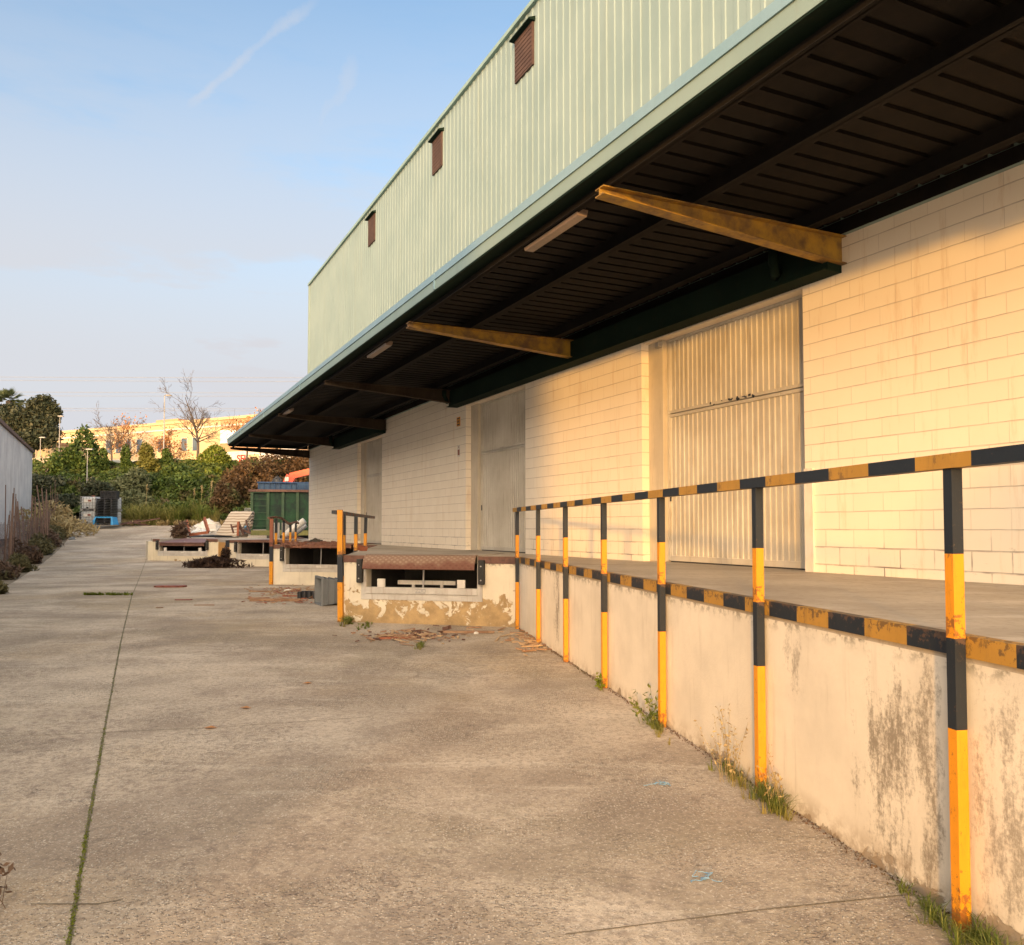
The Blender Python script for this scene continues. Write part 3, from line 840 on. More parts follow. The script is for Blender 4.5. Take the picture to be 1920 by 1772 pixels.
MB().box((S_START, CO - .06, 5.378), (S_END + .12, CO + .035, 5.475)).build('gutter_edge', M_BLUETRIM, canopy)
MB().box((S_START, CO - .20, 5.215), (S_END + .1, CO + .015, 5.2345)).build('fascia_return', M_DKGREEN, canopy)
MB().box((S_END + .055, .05, 5.17), (S_END + .12, CO - .03, 5.45)).build('end_fascia', M_DKGREEN, canopy)
for sj in (6.0, 14.6, 24.2, 29.8, 35.0):
    MB().box((sj, CO + .021, 5.24), (sj + .03, CO + .040, 5.476)).build('fascia_joint', M_BLUETRIM, canopy)
BEAMS = [4.45, 10.3, 16.15, 22.0, 27.9, 33.7, 38.95]
for s_ in BEAMS:
    mb = MB()
    zt = 5.12
    for (y0, y1, z0a, z0b) in ((.0, CO - .08, 4.81, 5.05),):
        # web
        mb.add([(s_-.006, y0, z0a), (s_-.006, y1, z0b), (s_-.006, y1, zt), (s_-.006, y0, zt), (s_+.006, y0, z0a), (s_+.006, y1, z0b), (s_+.006, y1, zt), (s_+.006, y0, zt)],
               [(0,1,2,3),(7,6,5,4),(0,4,5,1),(1,5,6,2),(2,6,7,3),(3,7,4,0)])
        mb.box((s_-.075, y0, zt - .012), (s_+.075, y1, zt))
        mb.add([(s_-.075, y0, z0a), (s_+.075, y0, z0a), (s_+.075, y1, z0b), (s_-.075, y1, z0b), (s_-.075, y0, z0a-.013), (s_+.075, y0, z0a-.013), (s_+.075, y1, z0b-.013), (s_-.075, y1, z0b-.013)],
               [(0,1,2,3),(7,6,5,4),(0,4,5,1),(1,5,6,2),(2,6,7,3),(3,7,4,0)])
    mb.build('beam', M_BEAM if s_ < 20 else M_BEAM_SHADED, canopy)  # far beams get the copy coloured as if out of the sun
for (o_, w) in ((2.1, .12), (.55, .12), (3.12, .08)):
    mb = MB()
    mb.box((S_START, o_ - .006, 5.121), (S_END, o_ + .006, 5.295)); mb.box((S_START, o_ - w/2, 5.121), (S_END, o_ + w/2, 5.131))
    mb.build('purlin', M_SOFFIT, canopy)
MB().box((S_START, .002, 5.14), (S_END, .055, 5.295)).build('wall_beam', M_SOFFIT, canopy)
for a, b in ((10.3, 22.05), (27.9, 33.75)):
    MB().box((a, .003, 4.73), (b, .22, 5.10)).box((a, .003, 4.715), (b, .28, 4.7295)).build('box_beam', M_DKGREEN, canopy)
for s_ in (11.0, 22.0, 33.6):
    MB().tube([(s_, .35, 5.2), (s_, .36, 4.98), (s_ + .02, .30, 4.88), (s_ + .1, .24, 4.86)], .06, 10).build('drain_pipe', M_DKGREEN, canopy, smooth=True)
def sign(p, w, h, label, m1, marks):
    root = empty('wall_sign', (0, 0, 0), 0, label, 'sign'); root.matrix_world = BM
    MB().box((p[0] - w/2, .002, p[1] - h/2), (p[0] + w/2, .008, p[1] + h/2)).build('panel', m1, root)
    mb = MB()
    for (x, z, ww, hh) in marks: mb.box((p[0] + (x - ww/2) * w, .0085, p[1] + (z - hh/2) * h), (p[0] + (x + ww/2) * w, .0095, p[1] + (z + hh/2) * h))
    mb.build('print', M_BLK if m1 != M_WHITE else M_REDB, root)
sign((21.95, 4.37), .22, .22, 'small yellow warning sign high on the block wall beside the middle door', M_YEL, [(0, .34, .7, .12), (-.2, .0, .14, .22), (.0, .02, .12, .22), (.2, .0, .14, .2), (0, -.33, .75, .14)])
sign((21.93, 3.66), .15, .27, 'small white sign with red lower half on the block wall beside the middle door', M_WHITE, [(0, -.12, .8, .5), (0, .36, .3, .1)])
def lamp(s0, s1, label):
    root = empty('canopy_lamp', (0, 0, 0), 0, label, 'lamp', 'tube lamps under the canopy'); root.matrix_world = BM
    MB().box((s0, 2.98, 5.16), (s1, 3.10, 5.215)).build('housing', M_RUBBER, root, bevel=.008)
    MB().prism([(2.965, 5.158), (2.985, 5.085), (3.095, 5.085), (3.115, 5.158)], s0 - .02, s1 + .02).build('cover', M_TUBE, root)
lamp(10.95, 12.15, 'tube lamp under the canopy between the two sunlit beams, nearest the camera')
lamp(17.75, 18.95, 'tube lamp under the canopy, second from the camera')
lamp(26.9, 28.1, 'tube lamp under the far part of the canopy, third and smallest')

# ------------------------------------------------------------------ foliage helpers
def leaves(pts, size, mb=None, flat=0.0, rng=random, stretch=1.0):
    mb = mb or MB()
    for p in pts:
        s_ = size * rng.uniform(.6, 1.35)
        a = Vector((rng.gauss(0, 1), rng.gauss(0, 1), rng.gauss(0, 1) )).normalized()
        b = a.cross(Vector((rng.gauss(0, 1), rng.gauss(0, 1), rng.gauss(0, 1)))).normalized()
        c = a.cross(b)
        p = Vector(p)
        k = len(mb.v)
        mb.v += [tuple(p - b * s_ * .5 * stretch), tuple(p + c * s_ * .32), tuple(p + b * s_ * .5 * stretch), tuple(p - c * s_ * .32)]
        mb.f.append((k, k+1, k+2, k+3)); mb.m.append(0)
    return mb
def blob_pts(c, r, n, seed, rough=.22, shell=.72):
    """points scattered in the outer shell of a lumpy ellipsoid"""
    rs = random.Random(seed)
    lumps = [(Vector((rs.gauss(0,1), rs.gauss(0,1), rs.gauss(0,1))).normalized(), rs.uniform(-1, 1.3)) for _ in range(16)]
    out = []
    for _ in range(n):
        d = Vector((rs.gauss(0,1), rs.gauss(0,1), rs.gauss(0,1))).normalized()
        k = 1.0
        for l, w in lumps:
            t = max(0, d.dot(l) - .55) / .45
            k += rough * w * t * t
        rad = k * (shell + (1 - shell) * rs.random() ** .6) * (1 + rs.gauss(0, .04))
        out.append(Vector((c[0] + d.x * r[0] * rad, c[1] + d.y * r[1] * rad, c[2] + d.z * r[2] * rad)))
    return out
ML_IVY = m_leaf('ivy_leaves', (.04, .08, .018), (.13, .18, .035), (.06, .085, .03))
ML_IVY2 = m_leaf('yellow_green_leaves', (.10, .15, .02), (.22, .25, .035), (.09, .13, .02))
ML_DARK = m_leaf('dark_evergreen_leaves', (.03, .045, .025), (.10, .10, .055), (.045, .06, .035))
ML_RED = m_leaf('red_brown_leaves', (.075, .045, .022), (.16, .095, .045), (.07, .08, .025))
ML_GREY = m_leaf('grey_green_leaves', (.11, .13, .06), (.20, .21, .11), (.09, .11, .05))
ML_DRY = m_leaf('dry_straw', (.36, .26, .12), (.50, .40, .20))
ML_GRASS = m_leaf('grass_blades', (.08, .13, .02), (.24, .25, .06), (.30, .25, .08))
ML_BROWNL = m_leaf('withered_orange_leaves', (.40, .17, .06), (.55, .28, .11))
ML_WEED = m_leaf('brown_weed', (.10, .065, .045), (.19, .12, .08), (.10, .10, .04))
ML_MOSS = m_leaf('moss', (.09, .13, .01), (.20, .23, .02))
def bush(name, blobs, n, size, mat, label, cat, group=None, seed=1, trunk=None, rough=.42, shell=.58, stretch=1.):
    mb = MB()
    c0 = blobs[0][0]
    tot = sum(b[1][0] * b[1][2] for b in blobs)
    zlow = min(b[0][2] - b[1][2] for b in blobs)
    root = empty(name, (c0[0], c0[1], zlow), 0, label, cat, group)
    pts = []
    for i, (c, r) in enumerate(blobs):
        pts += blob_pts(c, r, int(n * r[0] * r[2] / tot), seed * 31 + i, rough, shell)
    base = Vector((c0[0], c0[1], zlow))
    pts = [p - base for p in pts]
    leaves(pts, size, mb, rng=random.Random(seed), stretch=stretch)
    mb.build('crown' if trunk else 'foliage', mat, root)
    if trunk:
        r0, gz = trunk
        rs = random.Random(seed)
        t = MB()
        t.tube([(0, 0, gz - base.z), (.1 * r0, 0, (gz - base.z) * .3 + .3 * (c0[2] - base.z)), (0, 0, c0[2] - base.z)], [r0, r0 * .8, r0 * .5], 8)
        for k in range(6):
            a = rs.uniform(0, 6.28); L = rs.uniform(.5, .9)
            b0 = blobs[k % len(blobs)]
            q = Vector(b0[0]) - base + Vector((math.cos(a) * b0[1][0] * L, math.sin(a) * b0[1][1] * L, b0[1][2] * rs.uniform(-.1, .7)))
            t.tube([(0, 0, c0[2] - base.z - .5 * blobs[0][1][2]), tuple(q * .5 + Vector((0, 0, .3))), tuple(q)], [r0 * .5, r0 * .3, r0 * .1], 5)
        t.build('trunk', M_TRUNK, root)
    return root
def gsurf(x, y):
    return hill(x, y)
# pixel-sized blob: centre given by the picture at depth Y
def pb(x, y, Y, rx, rz, ry=None):
    c = aty(x, y, Y); k = Y / FPX
    return (c, (rx * k, (ry if ry else rx * .7) * k, rz * k))

# ------------------------------------------------------------------ ivy bank and shrubs
def bank():
    rs = random.Random(5)
    mb = MB(); pts = []
    lumps = [(rs.uniform(-75, -10), rs.uniform(67, 86), rs.uniform(1.2, 3.2), rs.uniform(.5, 1.7)) for _ in range(170)]
    n = 0
    while n < 52000:
        x = rs.uniform(-62, -14); y = rs.uniform(68.5, 87)
        h = 0
        for (lx, ly, lr, lh) in lumps:
            d = ((x - lx) ** 2 + (y - ly) ** 2) / (lr * lr)
            if d < 1: h = max(h, lh * math.sqrt(1 - d))
        if h < .15 and rs.random() < .5: continue
        z = gsurf(x, y) + h * (1 - .75 * min(1, max(0, (y - 74) / 10))) * rs.uniform(.72, 1.05) + .05
        pts.append((x, y, z)); n += 1
    leaves(pts, .34, mb, rng=rs)
    o = mb.build('ivy_ground_cover', m_leaf('ivy_bank_leaves', (.038, .072, .016), (.13, .165, .035), (.09, .07, .03)))
    tag(o, 'tangle of ivy and bramble covering the bank behind the yard', 'ivy', None, 'stuff')
bank()
BK = 'shrubs on the bank behind the yard'
bush('ivy_dome', [pb(158, 862, 80, 31, 56), pb(126, 882, 79, 30, 44), pb(104, 905, 78, 30, 40), pb(170, 905, 79, 22, 45), pb(140, 930, 76, 45, 30)], 11000, .30, ML_IVY, 'tall rounded dark green ivy-clad tree left of the bare trees', 'tree', BK, 3, (.3, 3))
bush('ivy_column', [pb(196, 862, 80, 6, 24), pb(196, 885, 80, 8, 20)], 1300, .26, ML_IVY, 'slim ivy column just left of the smaller bare tree trunk', 'shrub', BK, 4)
bush('ivy_column', [pb(236, 858, 80, 9, 24), pb(238, 878, 80, 12, 22)], 1700, .26, ML_IVY, 'leafy ivy column between the smaller bare tree and the golden-green column', 'shrub', BK, 5)
bush('ivy_column', [pb(274, 850, 79, 13, 18), pb(276, 868, 79, 14, 22), pb(284, 880, 79, 16, 16)], 2600, .26, m_leaf('golden_ivy_leaves', (.10, .11, .02), (.24, .22, .05)), 'fat golden-green ivy column with rounded top in front of the beige building', 'shrub', BK, 6)
bush('ivy_column', [pb(310, 855, 80, 7, 15), pb(314, 872, 80, 11, 20)], 1300, .26, ML_IVY, 'short ivy column at the foot of the tall lamp post', 'shrub', BK, 7)
bush('round_bush', [pb(398, 856, 80, 22, 21), pb(418, 866, 80, 14, 14), pb(405, 880, 80, 26, 18)], 4200, .27, ML_IVY2, 'round bright green bush right of the larger bare tree trunk', 'shrub', BK, 8)
bush('bright_shrub', [pb(392, 920, 77, 16, 38), pb(380, 905, 78, 16, 26), pb(402, 900, 78, 14, 24)], 3600, .28, ML_IVY2, 'yellow-green climbing shrub on the bank between dark ivy and reddish shrub', 'shrub', BK, 9)
bush('dark_green_shrub', [pb(330, 905, 77, 42, 32), pb(350, 930, 75, 40, 30), pb(300, 915, 76, 30, 26)], 7500, .30, ML_IVY, 'broad deep green shrub in the middle of the bank', 'shrub', BK, 10)
bush('grey_green_shrub', [pb(252, 925, 74, 28, 40), pb(238, 945, 72, 24, 28), pb(268, 950, 72, 22, 26)], 6000, .28, ML_GREY, 'pale grey-green feathery shrub behind the pallet stack', 'shrub', BK, 11, stretch=1.6)
bush('reddish_shrub', [pb(440, 915, 72, 32, 30), pb(425, 940, 70, 30, 26), pb(470, 900, 74, 34, 28), pb(520, 885, 76, 40, 26), pb(560, 880, 76, 24, 30), pb(500, 925, 72, 36, 26)], 17000, .27, ML_RED, 'wide red-brown leafy shrub left of and behind the green container', 'shrub', BK, 12)
bush('dark_green_shrub', [pb(90, 920, 74, 34, 26), pb(120, 950, 71, 40, 26), pb(190, 935, 72, 30, 32)], 7500, .30, ML_DARK, 'dark shrub on the bank behind the stake fence', 'shrub', BK, 13)
# evergreen on the left
bush('evergreen_tree', [pb(60, 800, 100, 48, 42), pb(85, 775, 100, 26, 30), pb(30, 790, 100, 30, 30), pb(88, 812, 99, 24, 26), pb(65, 760, 100, 16, 16), pb(84, 752, 100, 12, 12), pb(104, 775, 100, 12, 14), pb(20, 770, 100, 14, 14), pb(55, 822, 99, 40, 18)], 12500, .42, ML_DARK, 'large dark evergreen tree above the grey shed roof', 'tree', None, 14, (.45, 8), rough=.5, shell=.35)
bush('added_shade_tree', [((2.45, -4.4, 3.0), (1.0, .9, 1.15)), ((3.0, -4.6, 2.5), (.8, .8, .9))], 2600, .15, ML_IVY, 'unseen leafy tree added behind the viewer to shade the near wall', 'tree', None, 90, (.06, G(-4)), rough=.5, shell=.3)  # out of view, added to cast shade on the lower near wall
# palm
def palm():
    c = aty(17, 752, 104); MP = m_leaf('palm_fronds', (.05, .075, .035), (.10, .13, .06))
    root = empty('palm_tree', (c.x, c.y, 8.5), 0, 'fan palm with hanging dead fronds above the dark evergreen tree', 'palm tree')
    h = c.z - 8.5
    MB().tube([(0, 0, 0), (.2, 0, h * .6), (0, 0, h)], [.4, .33, .38], 8).build('trunk', M_TRUNK, root)
    rs = random.Random(3)
    for nm, mt, cnt, e0, e1, L in (('fronds', MP, 70, -.3, 1.35, 2.1), ('dead_fronds', ML_DRY, 60, -1.5, -.5, 2.3)):
        mb = MB()
        for _ in range(cnt):
            a = rs.uniform(0, 6.28); e = rs.uniform(e0, e1)
            d = Vector((math.cos(a) * math.cos(e), math.sin(a) * math.cos(e), math.sin(e)))
            tip = Vector((0, 0, h)) + d * L * rs.uniform(.6, 1)
            s1 = d.cross(Vector((0, 0, 1))).normalized()
            for k in range(9):
                t = (k - 4) / 4
                q = tip + s1 * t * .55 + Vector((0, 0, -.25 * abs(t)))
                m = Vector((0, 0, h)) + d * L * .35
                kk = len(mb.v)
                mb.v += [tuple(m), tuple((m + q) / 2 + Vector((.05, 0, .05))), tuple(q), tuple((m + q) / 2 - Vector((.05, 0, .05)))]
                mb.f.append((kk, kk+1, kk+2, kk+3)); mb.m.append(0)
        mb.build(nm, mt, root)
palm()
# bare trees
def bare_tree(x, ybase, Y, hpx, wpx, seed, label, leafy=None, fork=.35, r0=None, spread=.95):
    rs = random.Random(seed)
    b = aty(x, ybase, Y); k = Y / FPX; H = hpx * k; Wd = wpx * k
    r0 = r0 or H * .022
    root = empty('bare_tree', b, 0, label, 'tree', 'bare trees on the street above the bank')
    t = MB(); tips = []
    t.tube([(0, 0, -1.2), (0, 0, 0), (rs.uniform(-.1, .1), 0, H * fork)], [r0 * 1.1, r0, r0 * .8], 8)
    t.build('trunk', M_TRUNK, root)
    br = MB()
    def grow(p, d, L, r, lev):
        n = 5; pts = [p]; rr = [r]
        q = p.copy(); dd = d.copy()
        for i in range(n):
            dd = (dd + Vector((rs.gauss(0, .10), rs.gauss(0, .10), .035 + rs.gauss(0, .05)))).normalized()
            q = q + dd * (L / n); pts.append(q.copy()); rr.append(max(r * (1 - .75 * (i+1) / n), .012))
        br.tube(pts, rr, 5 if lev < 2 else 3, cap=False)
        tips.append(q)
        if lev >= 4: return
        m = [0, 4, 4, 4, 3][lev] if lev else 0
        m = (5, 4, 4, 3)[lev]
        for i in range(m):
            j = rs.randint(1, n) if lev else rs.randint(1, n - 1)
            a = rs.uniform(0, 6.28)
            s_ = rs.uniform(.45, 1.0)
            ax = pts[j] - pts[j-1]; ax.normalize()
            pr = ax.cross(Vector((math.cos(a), math.sin(a), .2))).normalized()
            nd = (ax + pr * s_).normalized()
            grow(pts[j], nd, L * rs.uniform(.42, .68), rr[j] * .62, lev + 1)
    top = Vector((0, 0, H * fork))
    grow(top, Vector((0, 0, 1)), H * (1 - fork) * .92, r0 * .75, 0)
    nb = 8
    for i in range(nb):
        a = 6.28 * i / nb + rs.uniform(-.3, .3)
        d = Vector((math.cos(a) * spread, math.sin(a) * spread, rs.uniform(.3, .8))).normalized()
        grow(top + Vector((0, 0, H * rs.uniform(-.05, .18))), d, Wd * rs.uniform(.42, .62), r0 * .45, 1)
    br.build('branches', M_TRUNK, root)
    if leafy:
        mb = MB(); pts = []
        for q in tips:
            for _ in range(leafy): pts.append(q + Vector((rs.gauss(0, .25), rs.gauss(0, .25), rs.gauss(0, .25))))
        leaves(pts, .22, mb, rng=rs)
        mb.build('withered_leaves', ML_BROWNL, root)
bare_tree(371, 866, 90, 132, 100, 11, 'larger bare tree with a wide fan of grey branches', fork=.30)
bare_tree(209, 880, 88, 86, 66, 12, 'smaller bare tree with thin upright branches, left of the lamp post', fork=.36)
bare_tree(243, 880, 93, 75, 60, 13, 'low tree with few withered orange leaves behind the ivy columns', 1, .35, spread=1)
bare_tree(322, 890, 94, 70, 60, 14, 'low spreading tree with withered leaves between the lamp post and larger bare tree', 1, .35, spread=1.2)
bare_tree(462, 880, 92, 92, 50, 15, 'leafless orange-tinted tree partly hidden by the canopy tip', 2, .5)

# pampas and grasses on the bank foot
def blades(root_pts, L, w, mat, name, label, cat, seed, bend=.35, kind=None, group=None, spread=.5, part=None):
    rs = random.Random(seed); mb = MB()
    c0 = Vector(root_pts[0][:3])
    for (x, y, z, n) in root_pts:
        for _ in range(n):
            a = rs.uniform(0, 6.28); t = rs.uniform(.05, spread); l = L * rs.uniform(.45, 1)
            p = Vector((x + rs.gauss(0, .06) * L, y + rs.gauss(0, .06) * L, z)) - c0
            d = Vector((math.cos(a) * t, math.sin(a) * t, 1)).normalized()
            b = Vector((math.cos(a), math.sin(a), 0)); s_ = Vector((-math.sin(a), math.cos(a), 0)) * w * .5
            m = p + d * l * .55; e = p + d * l * .9 + b * l * bend * t * 1.5 - Vector((0, 0, l * bend * .25))
            k = len(mb.v)
            mb.v += [tuple(p - s_), tuple(p + s_), tuple(m + s_ * .8), tuple(m - s_ * .8), tuple(e)]
            mb.f += [(k, k+1, k+2, k+3), (k+3, k+2, k+4)]; mb.m += [0, 0]
    o = mb.build(name, mat, loc=c0)
    tag(o, label, cat, group, kind)
    return o
def hp(x, y, Y): 
    p = aty(x, y, Y); return p
rs = random.Random(9)
def gpts(x0, x1, Y, n, k):
    r = []
    for _ in range(n):
        x = rs.uniform(x0, x1); yy = Y + rs.uniform(-1.5, 1.5); X = (x - 960) / FPX * yy
        r.append((X, yy, hill(X, yy), k))
    return r
blades(gpts(245, 330, 69, 26, 60), 2.4, .06, m_leaf('tall_grass_blades', (.16, .18, .04), (.34, .30, .10)), 'tall_grass', 'tall yellow-green grass at the foot of the bank', 'grass', 2, .5, 'stuff', spread=.8)
blades(gpts(335, 400, 69, 18, 60), 2.6, .06, ML_GRASS, 'tall_grass', 'tall green grass at the foot of the bank left of the rolled carpet', 'grass', 3, .5, 'stuff', spread=.8)
blades(gpts(230, 420, 67.6, 60, 30), .8, .05, ML_DRY, 'dry_grass', 'short dry grass and litter strip along the end of the yard', 'grass', 4, .5, 'stuff', spread=1.2)
# plumes
for i, (x, y) in enumerate([(273, 918), (362, 925), (376, 920), (394, 912)]):
    b = aty(x, y, 70); z0 = hill(b.x, 70)
    root = empty('pampas_plume', (b.x, 70, z0), 0, ['lone pale grass plume by the grey-green shrub', 'left plume of the three close pale grass plumes', 'middle plume of the three close pale grass plumes', 'right plume of the three, tallest, at the reddish shrub'][i], 'grass plume', 'pale grass plumes on the bank')
    h = b.z - z0
    MB().tube([(0, 0, 0), (.05, 0, h * .6), (.12, 0, h)], .015, 4).build('stem', ML_DRY, root)
    leaves([Vector((.12 + random.gauss(0, .03), random.gauss(0, .03), h - .15 + random.random() * .6)) for _ in range(60)], .14).build('plume', ML_DRY, root)

# ------------------------------------------------------------------ building on the hill
M_BEIGE = worn('beige_render', (.62, .46, .27), (.56, .41, .24), .85, .3, (.35, .25, .15), .25)
M_BEIGE2 = worn('orange_brick', (.50, .31, .17), (.44, .27, .15), .85, .3)
M_GLASS = worn('window_glass', (.05, .08, .11), (.12, .15, .18), .15, .5)
bl = aty(60, 880, 131); br_ = aty(700, 880, 100)
HB = empty('office_building', (0, 0, 0), 0, 'long beige two-storey building lit by low sun on the street above the bank', 'building')
Mh, Lh = frame((bl.x, bl.y), (br_.x, br_.y))
HB.matrix_world = Mh
def hx(x):       # position along the facade seen at picture column x
    d = ray(x, 880); o0 = Vector((bl.x, bl.y)); u = Vector((br_.x - bl.x, br_.y - bl.y)).normalized()
    # solve t*d.xy = o0 + s*u
    det = d.x * (-u.y) + u.x * d.y
    t = (o0.x * (-u.y) + u.x * o0.y) / det
    q = Vector((d.x * t, d.y * t)); return (q - o0).dot(u), t * d.y
def hz(x, y):
    s_, Y = hx(x); return aty(x, y, Y).z
ztop = hz(300, 797)
s400 = hx(412)[0]
MB().box((0, 0, 5), (s400, 12, ztop)).build('facade', M_BEIGE, HB)
MB().box((s400, .02, 5), (Lh, 12, ztop - .0)).build('brick_facade', M_BEIGE2, HB)
MB().box((-.3, -.15, ztop + .001), (Lh, 12, ztop + .35)).build('parapet', M_BEIGE, HB)
MB().box((-.2, -.08, ztop - .9), (Lh, -.001, ztop - .7)).build('cornice', M_WHITE, HB)
for x in (203, 222, 240, 261, 301, 345, 366):
    s_, Y = hx(x); z0 = hz(x, 850 - (x - 200) * .03); z1 = hz(x, 826 - (x - 200) * .03)
    w = MB().box((s_ - .55, -.03, z0), (s_ + .55, .0, z1)).build('window', M_GLASS, HB)
    MB().box((s_ - .62, -.06, z0 - .08), (s_ - .551, .0, z1)).box((s_ + .551, -.06, z0 - .08), (s_ + .62, 0, z1)).box((s_ - .62, -.06, z1), (s_ + .62, 0, z1 + .07)).build('window_frame', M_WHITE, w)
s0, s1 = hx(140)[0], hx(340)[0]
MB().box((s0, -.06, hz(300, 880)), (s1, 0, hz(300, 861))).build('shopfront', M_WHITE, HB)
for x in (150, 215, 250, 320, 340):
    s_, Y = hx(x); MB().box((s_ - .5, -.08, hz(300, 880)), (s_ + .5, -.061, hz(300, 864))).build('doorway', M_GLASS, HB)
s0, s1 = hx(414)[0], hx(560)[0]
sf = MB().box((s0, -.08, hz(450, 890)), (s1, 0.019, hz(450, 846))).build('shopfront', M_WHITE, HB)
s0, s1 = hx(466)[0], hx(486)[0]
MB().box((s0, -.10, hz(476, 885)), (s1, -.081, hz(476, 852))).build('shutter', M_BEIGE, HB)
s0, s1 = hx(427)[0], hx(436)[0]
MB().box((s0, -.10, hz(432, 872)), (s1, -.081, hz(432, 864))).build('shop_window', M_GLASS, HB)
M_REDL = worn('red_lettering', (.75, .05, .03), (.65, .04, .03), .5)
text_mesh('SEL', 1.35, .02, M_REDL, HB, (hx(445)[0], -.12, hz(455, 866)), .03)
# billboard on the facade
s0, s1 = hx(413.5)[0], hx(450)[0]
bb = empty('facade_banner', (0, 0, 0), 0, 'large white banner with faint blue loops on the orange part of the hill building', 'banner')
bb.matrix_world = Mh
MB().box((s0, -.14, hz(430, 831)), (s1, -.085, hz(430, 806))).build('panel', worn('banner_white', (.66, .72, .76), (.72, .76, .80), .6), bb)
mb = MB(); cz_ = hz(430, 819)
for q in range(2):
    cx_ = (s0 + s1) / 2 - .2 + q * 1.1
    mb.tube([(cx_ + math.cos(a * .7) * .45, -.16, cz_ + math.sin(a * .7) * .42) for a in range(7)], .07, 5)
mb.build('loops', worn('pale_blue_print', (.25, .38, .52), (.3, .42, .55)), bb)
# rooftop box
s0, s1 = hx(258)[0], hx(300)[0]
MB().box((s0, 3, ztop + .351), (s1, 8, ztop + 1.3)).build('roof_unit', M_BEIGE2, HB)
# low beige building and retaining wall at the left
w = empty('retaining_wall', (0, 0, 0), 0, 'plain tan rendered wall between the grey shed and the ivy', 'wall')
p0 = aty(50, 897, 82); p1 = aty(92, 897, 80)
Mw, Lw = frame((p0.x, p0.y), (p1.x, p1.y)); w.matrix_world = Mw
MB().box((0, 0, p0.z - 4), (Lw, .4, aty(70, 858, 81).z)).build('wall', worn('tan_render', (.46, .38, .29), (.40, .33, .25), .9), w)
p0 = aty(20, 850, 112); p1 = aty(100, 850, 106)
lb = empty('low_building', (0, 0, 0), 0, 'low tan building under the dark evergreen tree', 'building')
Mw, Lw = frame((p0.x, p0.y), (p1.x, p1.y)); lb.matrix_world = Mw
MB().box((0, 0, 6), (Lw, 6, aty(70, 836, 108).z)).build('wall', M_BEIGE, lb)
MB().box((-.2, -.4, aty(70, 836, 108).z + .001), (Lw + .2, 6, aty(70, 832, 108).z)).build('roof', M_BEIGE2, lb)

# parked cars on the street
def car(x, y, Y, label, body):
    p = aty(x, y, Y)
    root = empty('parked_car', p, R(-8), label, 'car', 'cars parked on the street above the bank')
    b = MB()
    prof = [(-2.1, .3), (-2.1, .75), (-1.95, .9), (-1.2, .98), (-.6, 1.42), (.7, 1.45), (1.35, 1.0), (2.0, .88), (2.12, .6), (2.1, .3)]
    b.prism(prof, -.82, .82, axis='y'); o = b.build('body', body, root, bevel=.05); fixn(o)
    g = MB().prism([(-1.08, 1.0), (-.58, 1.36), (.64, 1.38), (1.2, 1.02)], -.835, .835, axis='y').build('windows', M_GLASS, root); fixn(g)
    for sx in (-1.3, 1.3):
        for sy_ in (-.84, .66):
            wv = MB().tube([(sx, sy_, .33), (sx, sy_ + .18, .33)], .33, 14).build('wheel', M_RUBBER, root)
M_CARW = worn('white_car_paint', (.62, .62, .62), (.66, .66, .66), .3); M_CARG = worn('grey_car_paint', (.30, .33, .37), (.34, .37, .40), .3)
car(466, 889, 97, 'white parked car right of the red shop lettering', M_CARW)
car(148, 888, 97, 'grey parked car left, between the ivy dome and bare tree', M_CARG)
car(222, 886, 97, 'grey parked car at the foot of the smaller bare tree', M_CARG)

# lamp posts, power lines
def lamp_post(x, y0, y1, Y, label, arm, r):
    b = aty(x, y1, Y); t = aty(x, y0, Y)
    root = empty('lamp_post', (b.x, b.y, b.z), 0, label, 'lamp post')
    h = t.z - b.z
    MB().tube([(0, 0, -.5), (0, 0, h)], [r, r * .6], 8).build('pole', M_STEEL, root)
    MB().tube([(0, 0, h), (arm * .6, 0, h + .05), (arm, 0, h)], r * .5, 6).build('arm', M_STEEL, root)
    MB().cbox((arm, 0, h - .03), (.6, .25, .12)).build('lamp_head', M_STEEL, root, bevel=.03)
lamp_post(306.5, 741, 875, 91, 'tall street lamp post left of the larger bare tree', .5, .09)
lamp_post(163, 842, 905, 74, 'short lamp pole standing in front of the ivy-clad tree', .18, .045)
lamp_post(75, 820, 870, 84, 'thin lamp pole in front of the low tan building', .2, .05)
lamp_post(111, 780, 840, 92, 'thin pole at the right edge of the dark evergreen tree', .1, .05)
for i, (ya, yb, w_) in enumerate([(706, 708, 0), (712, 715, 0), (734, 736.5, 0), (741, 742.5, 0), (764.5, 766, 0), (769, 770, 0)]):
    Y = 210
    pts = []
    for k in range(15):
        t = k / 14; x = -500 + 1700 * t; y = ya + (yb - ya) * (x / 480) + 10 * (4 * (t - .35) ** 2) * -.35 + 1
        pts.append(aty(x, y, Y + 10 * i))
    o = MB().tube(pts, .045, 4).build('power_line', M_STEEL)
    tag(o, ['highest', 'second highest', 'third', 'fourth', 'fifth', 'lowest'][i] + ' of the six power lines crossing the sky behind the bare trees', 'power line', 'power lines across the sky')

# ------------------------------------------------------------------ grey shed on the left
LX = -7.0
def LB(s_, o, z=0):   # along/outward from the shed wall; outward is to the right (towards the yard)
    return Vector((LX, 0, 0)) + TV * s_ - NV * o + Vector((0, 0, z))
M_SHED = worn('grey_corrugated_sheet', (.68, .68, .67), (.52, .52, .53), .6, .6, (.20, .18, .17), .75, ss=(1.3, 1.3, .10))
shed = empty('grey_shed', (LX, 0, 0), RZ, 'grey corrugated metal shed wall with brown roof edge at the left of the yard', 'shed')
SA, SB = -7.0, 67.6 / math.cos(AZ)
hs = EYE + 6.15
m_ = MB()
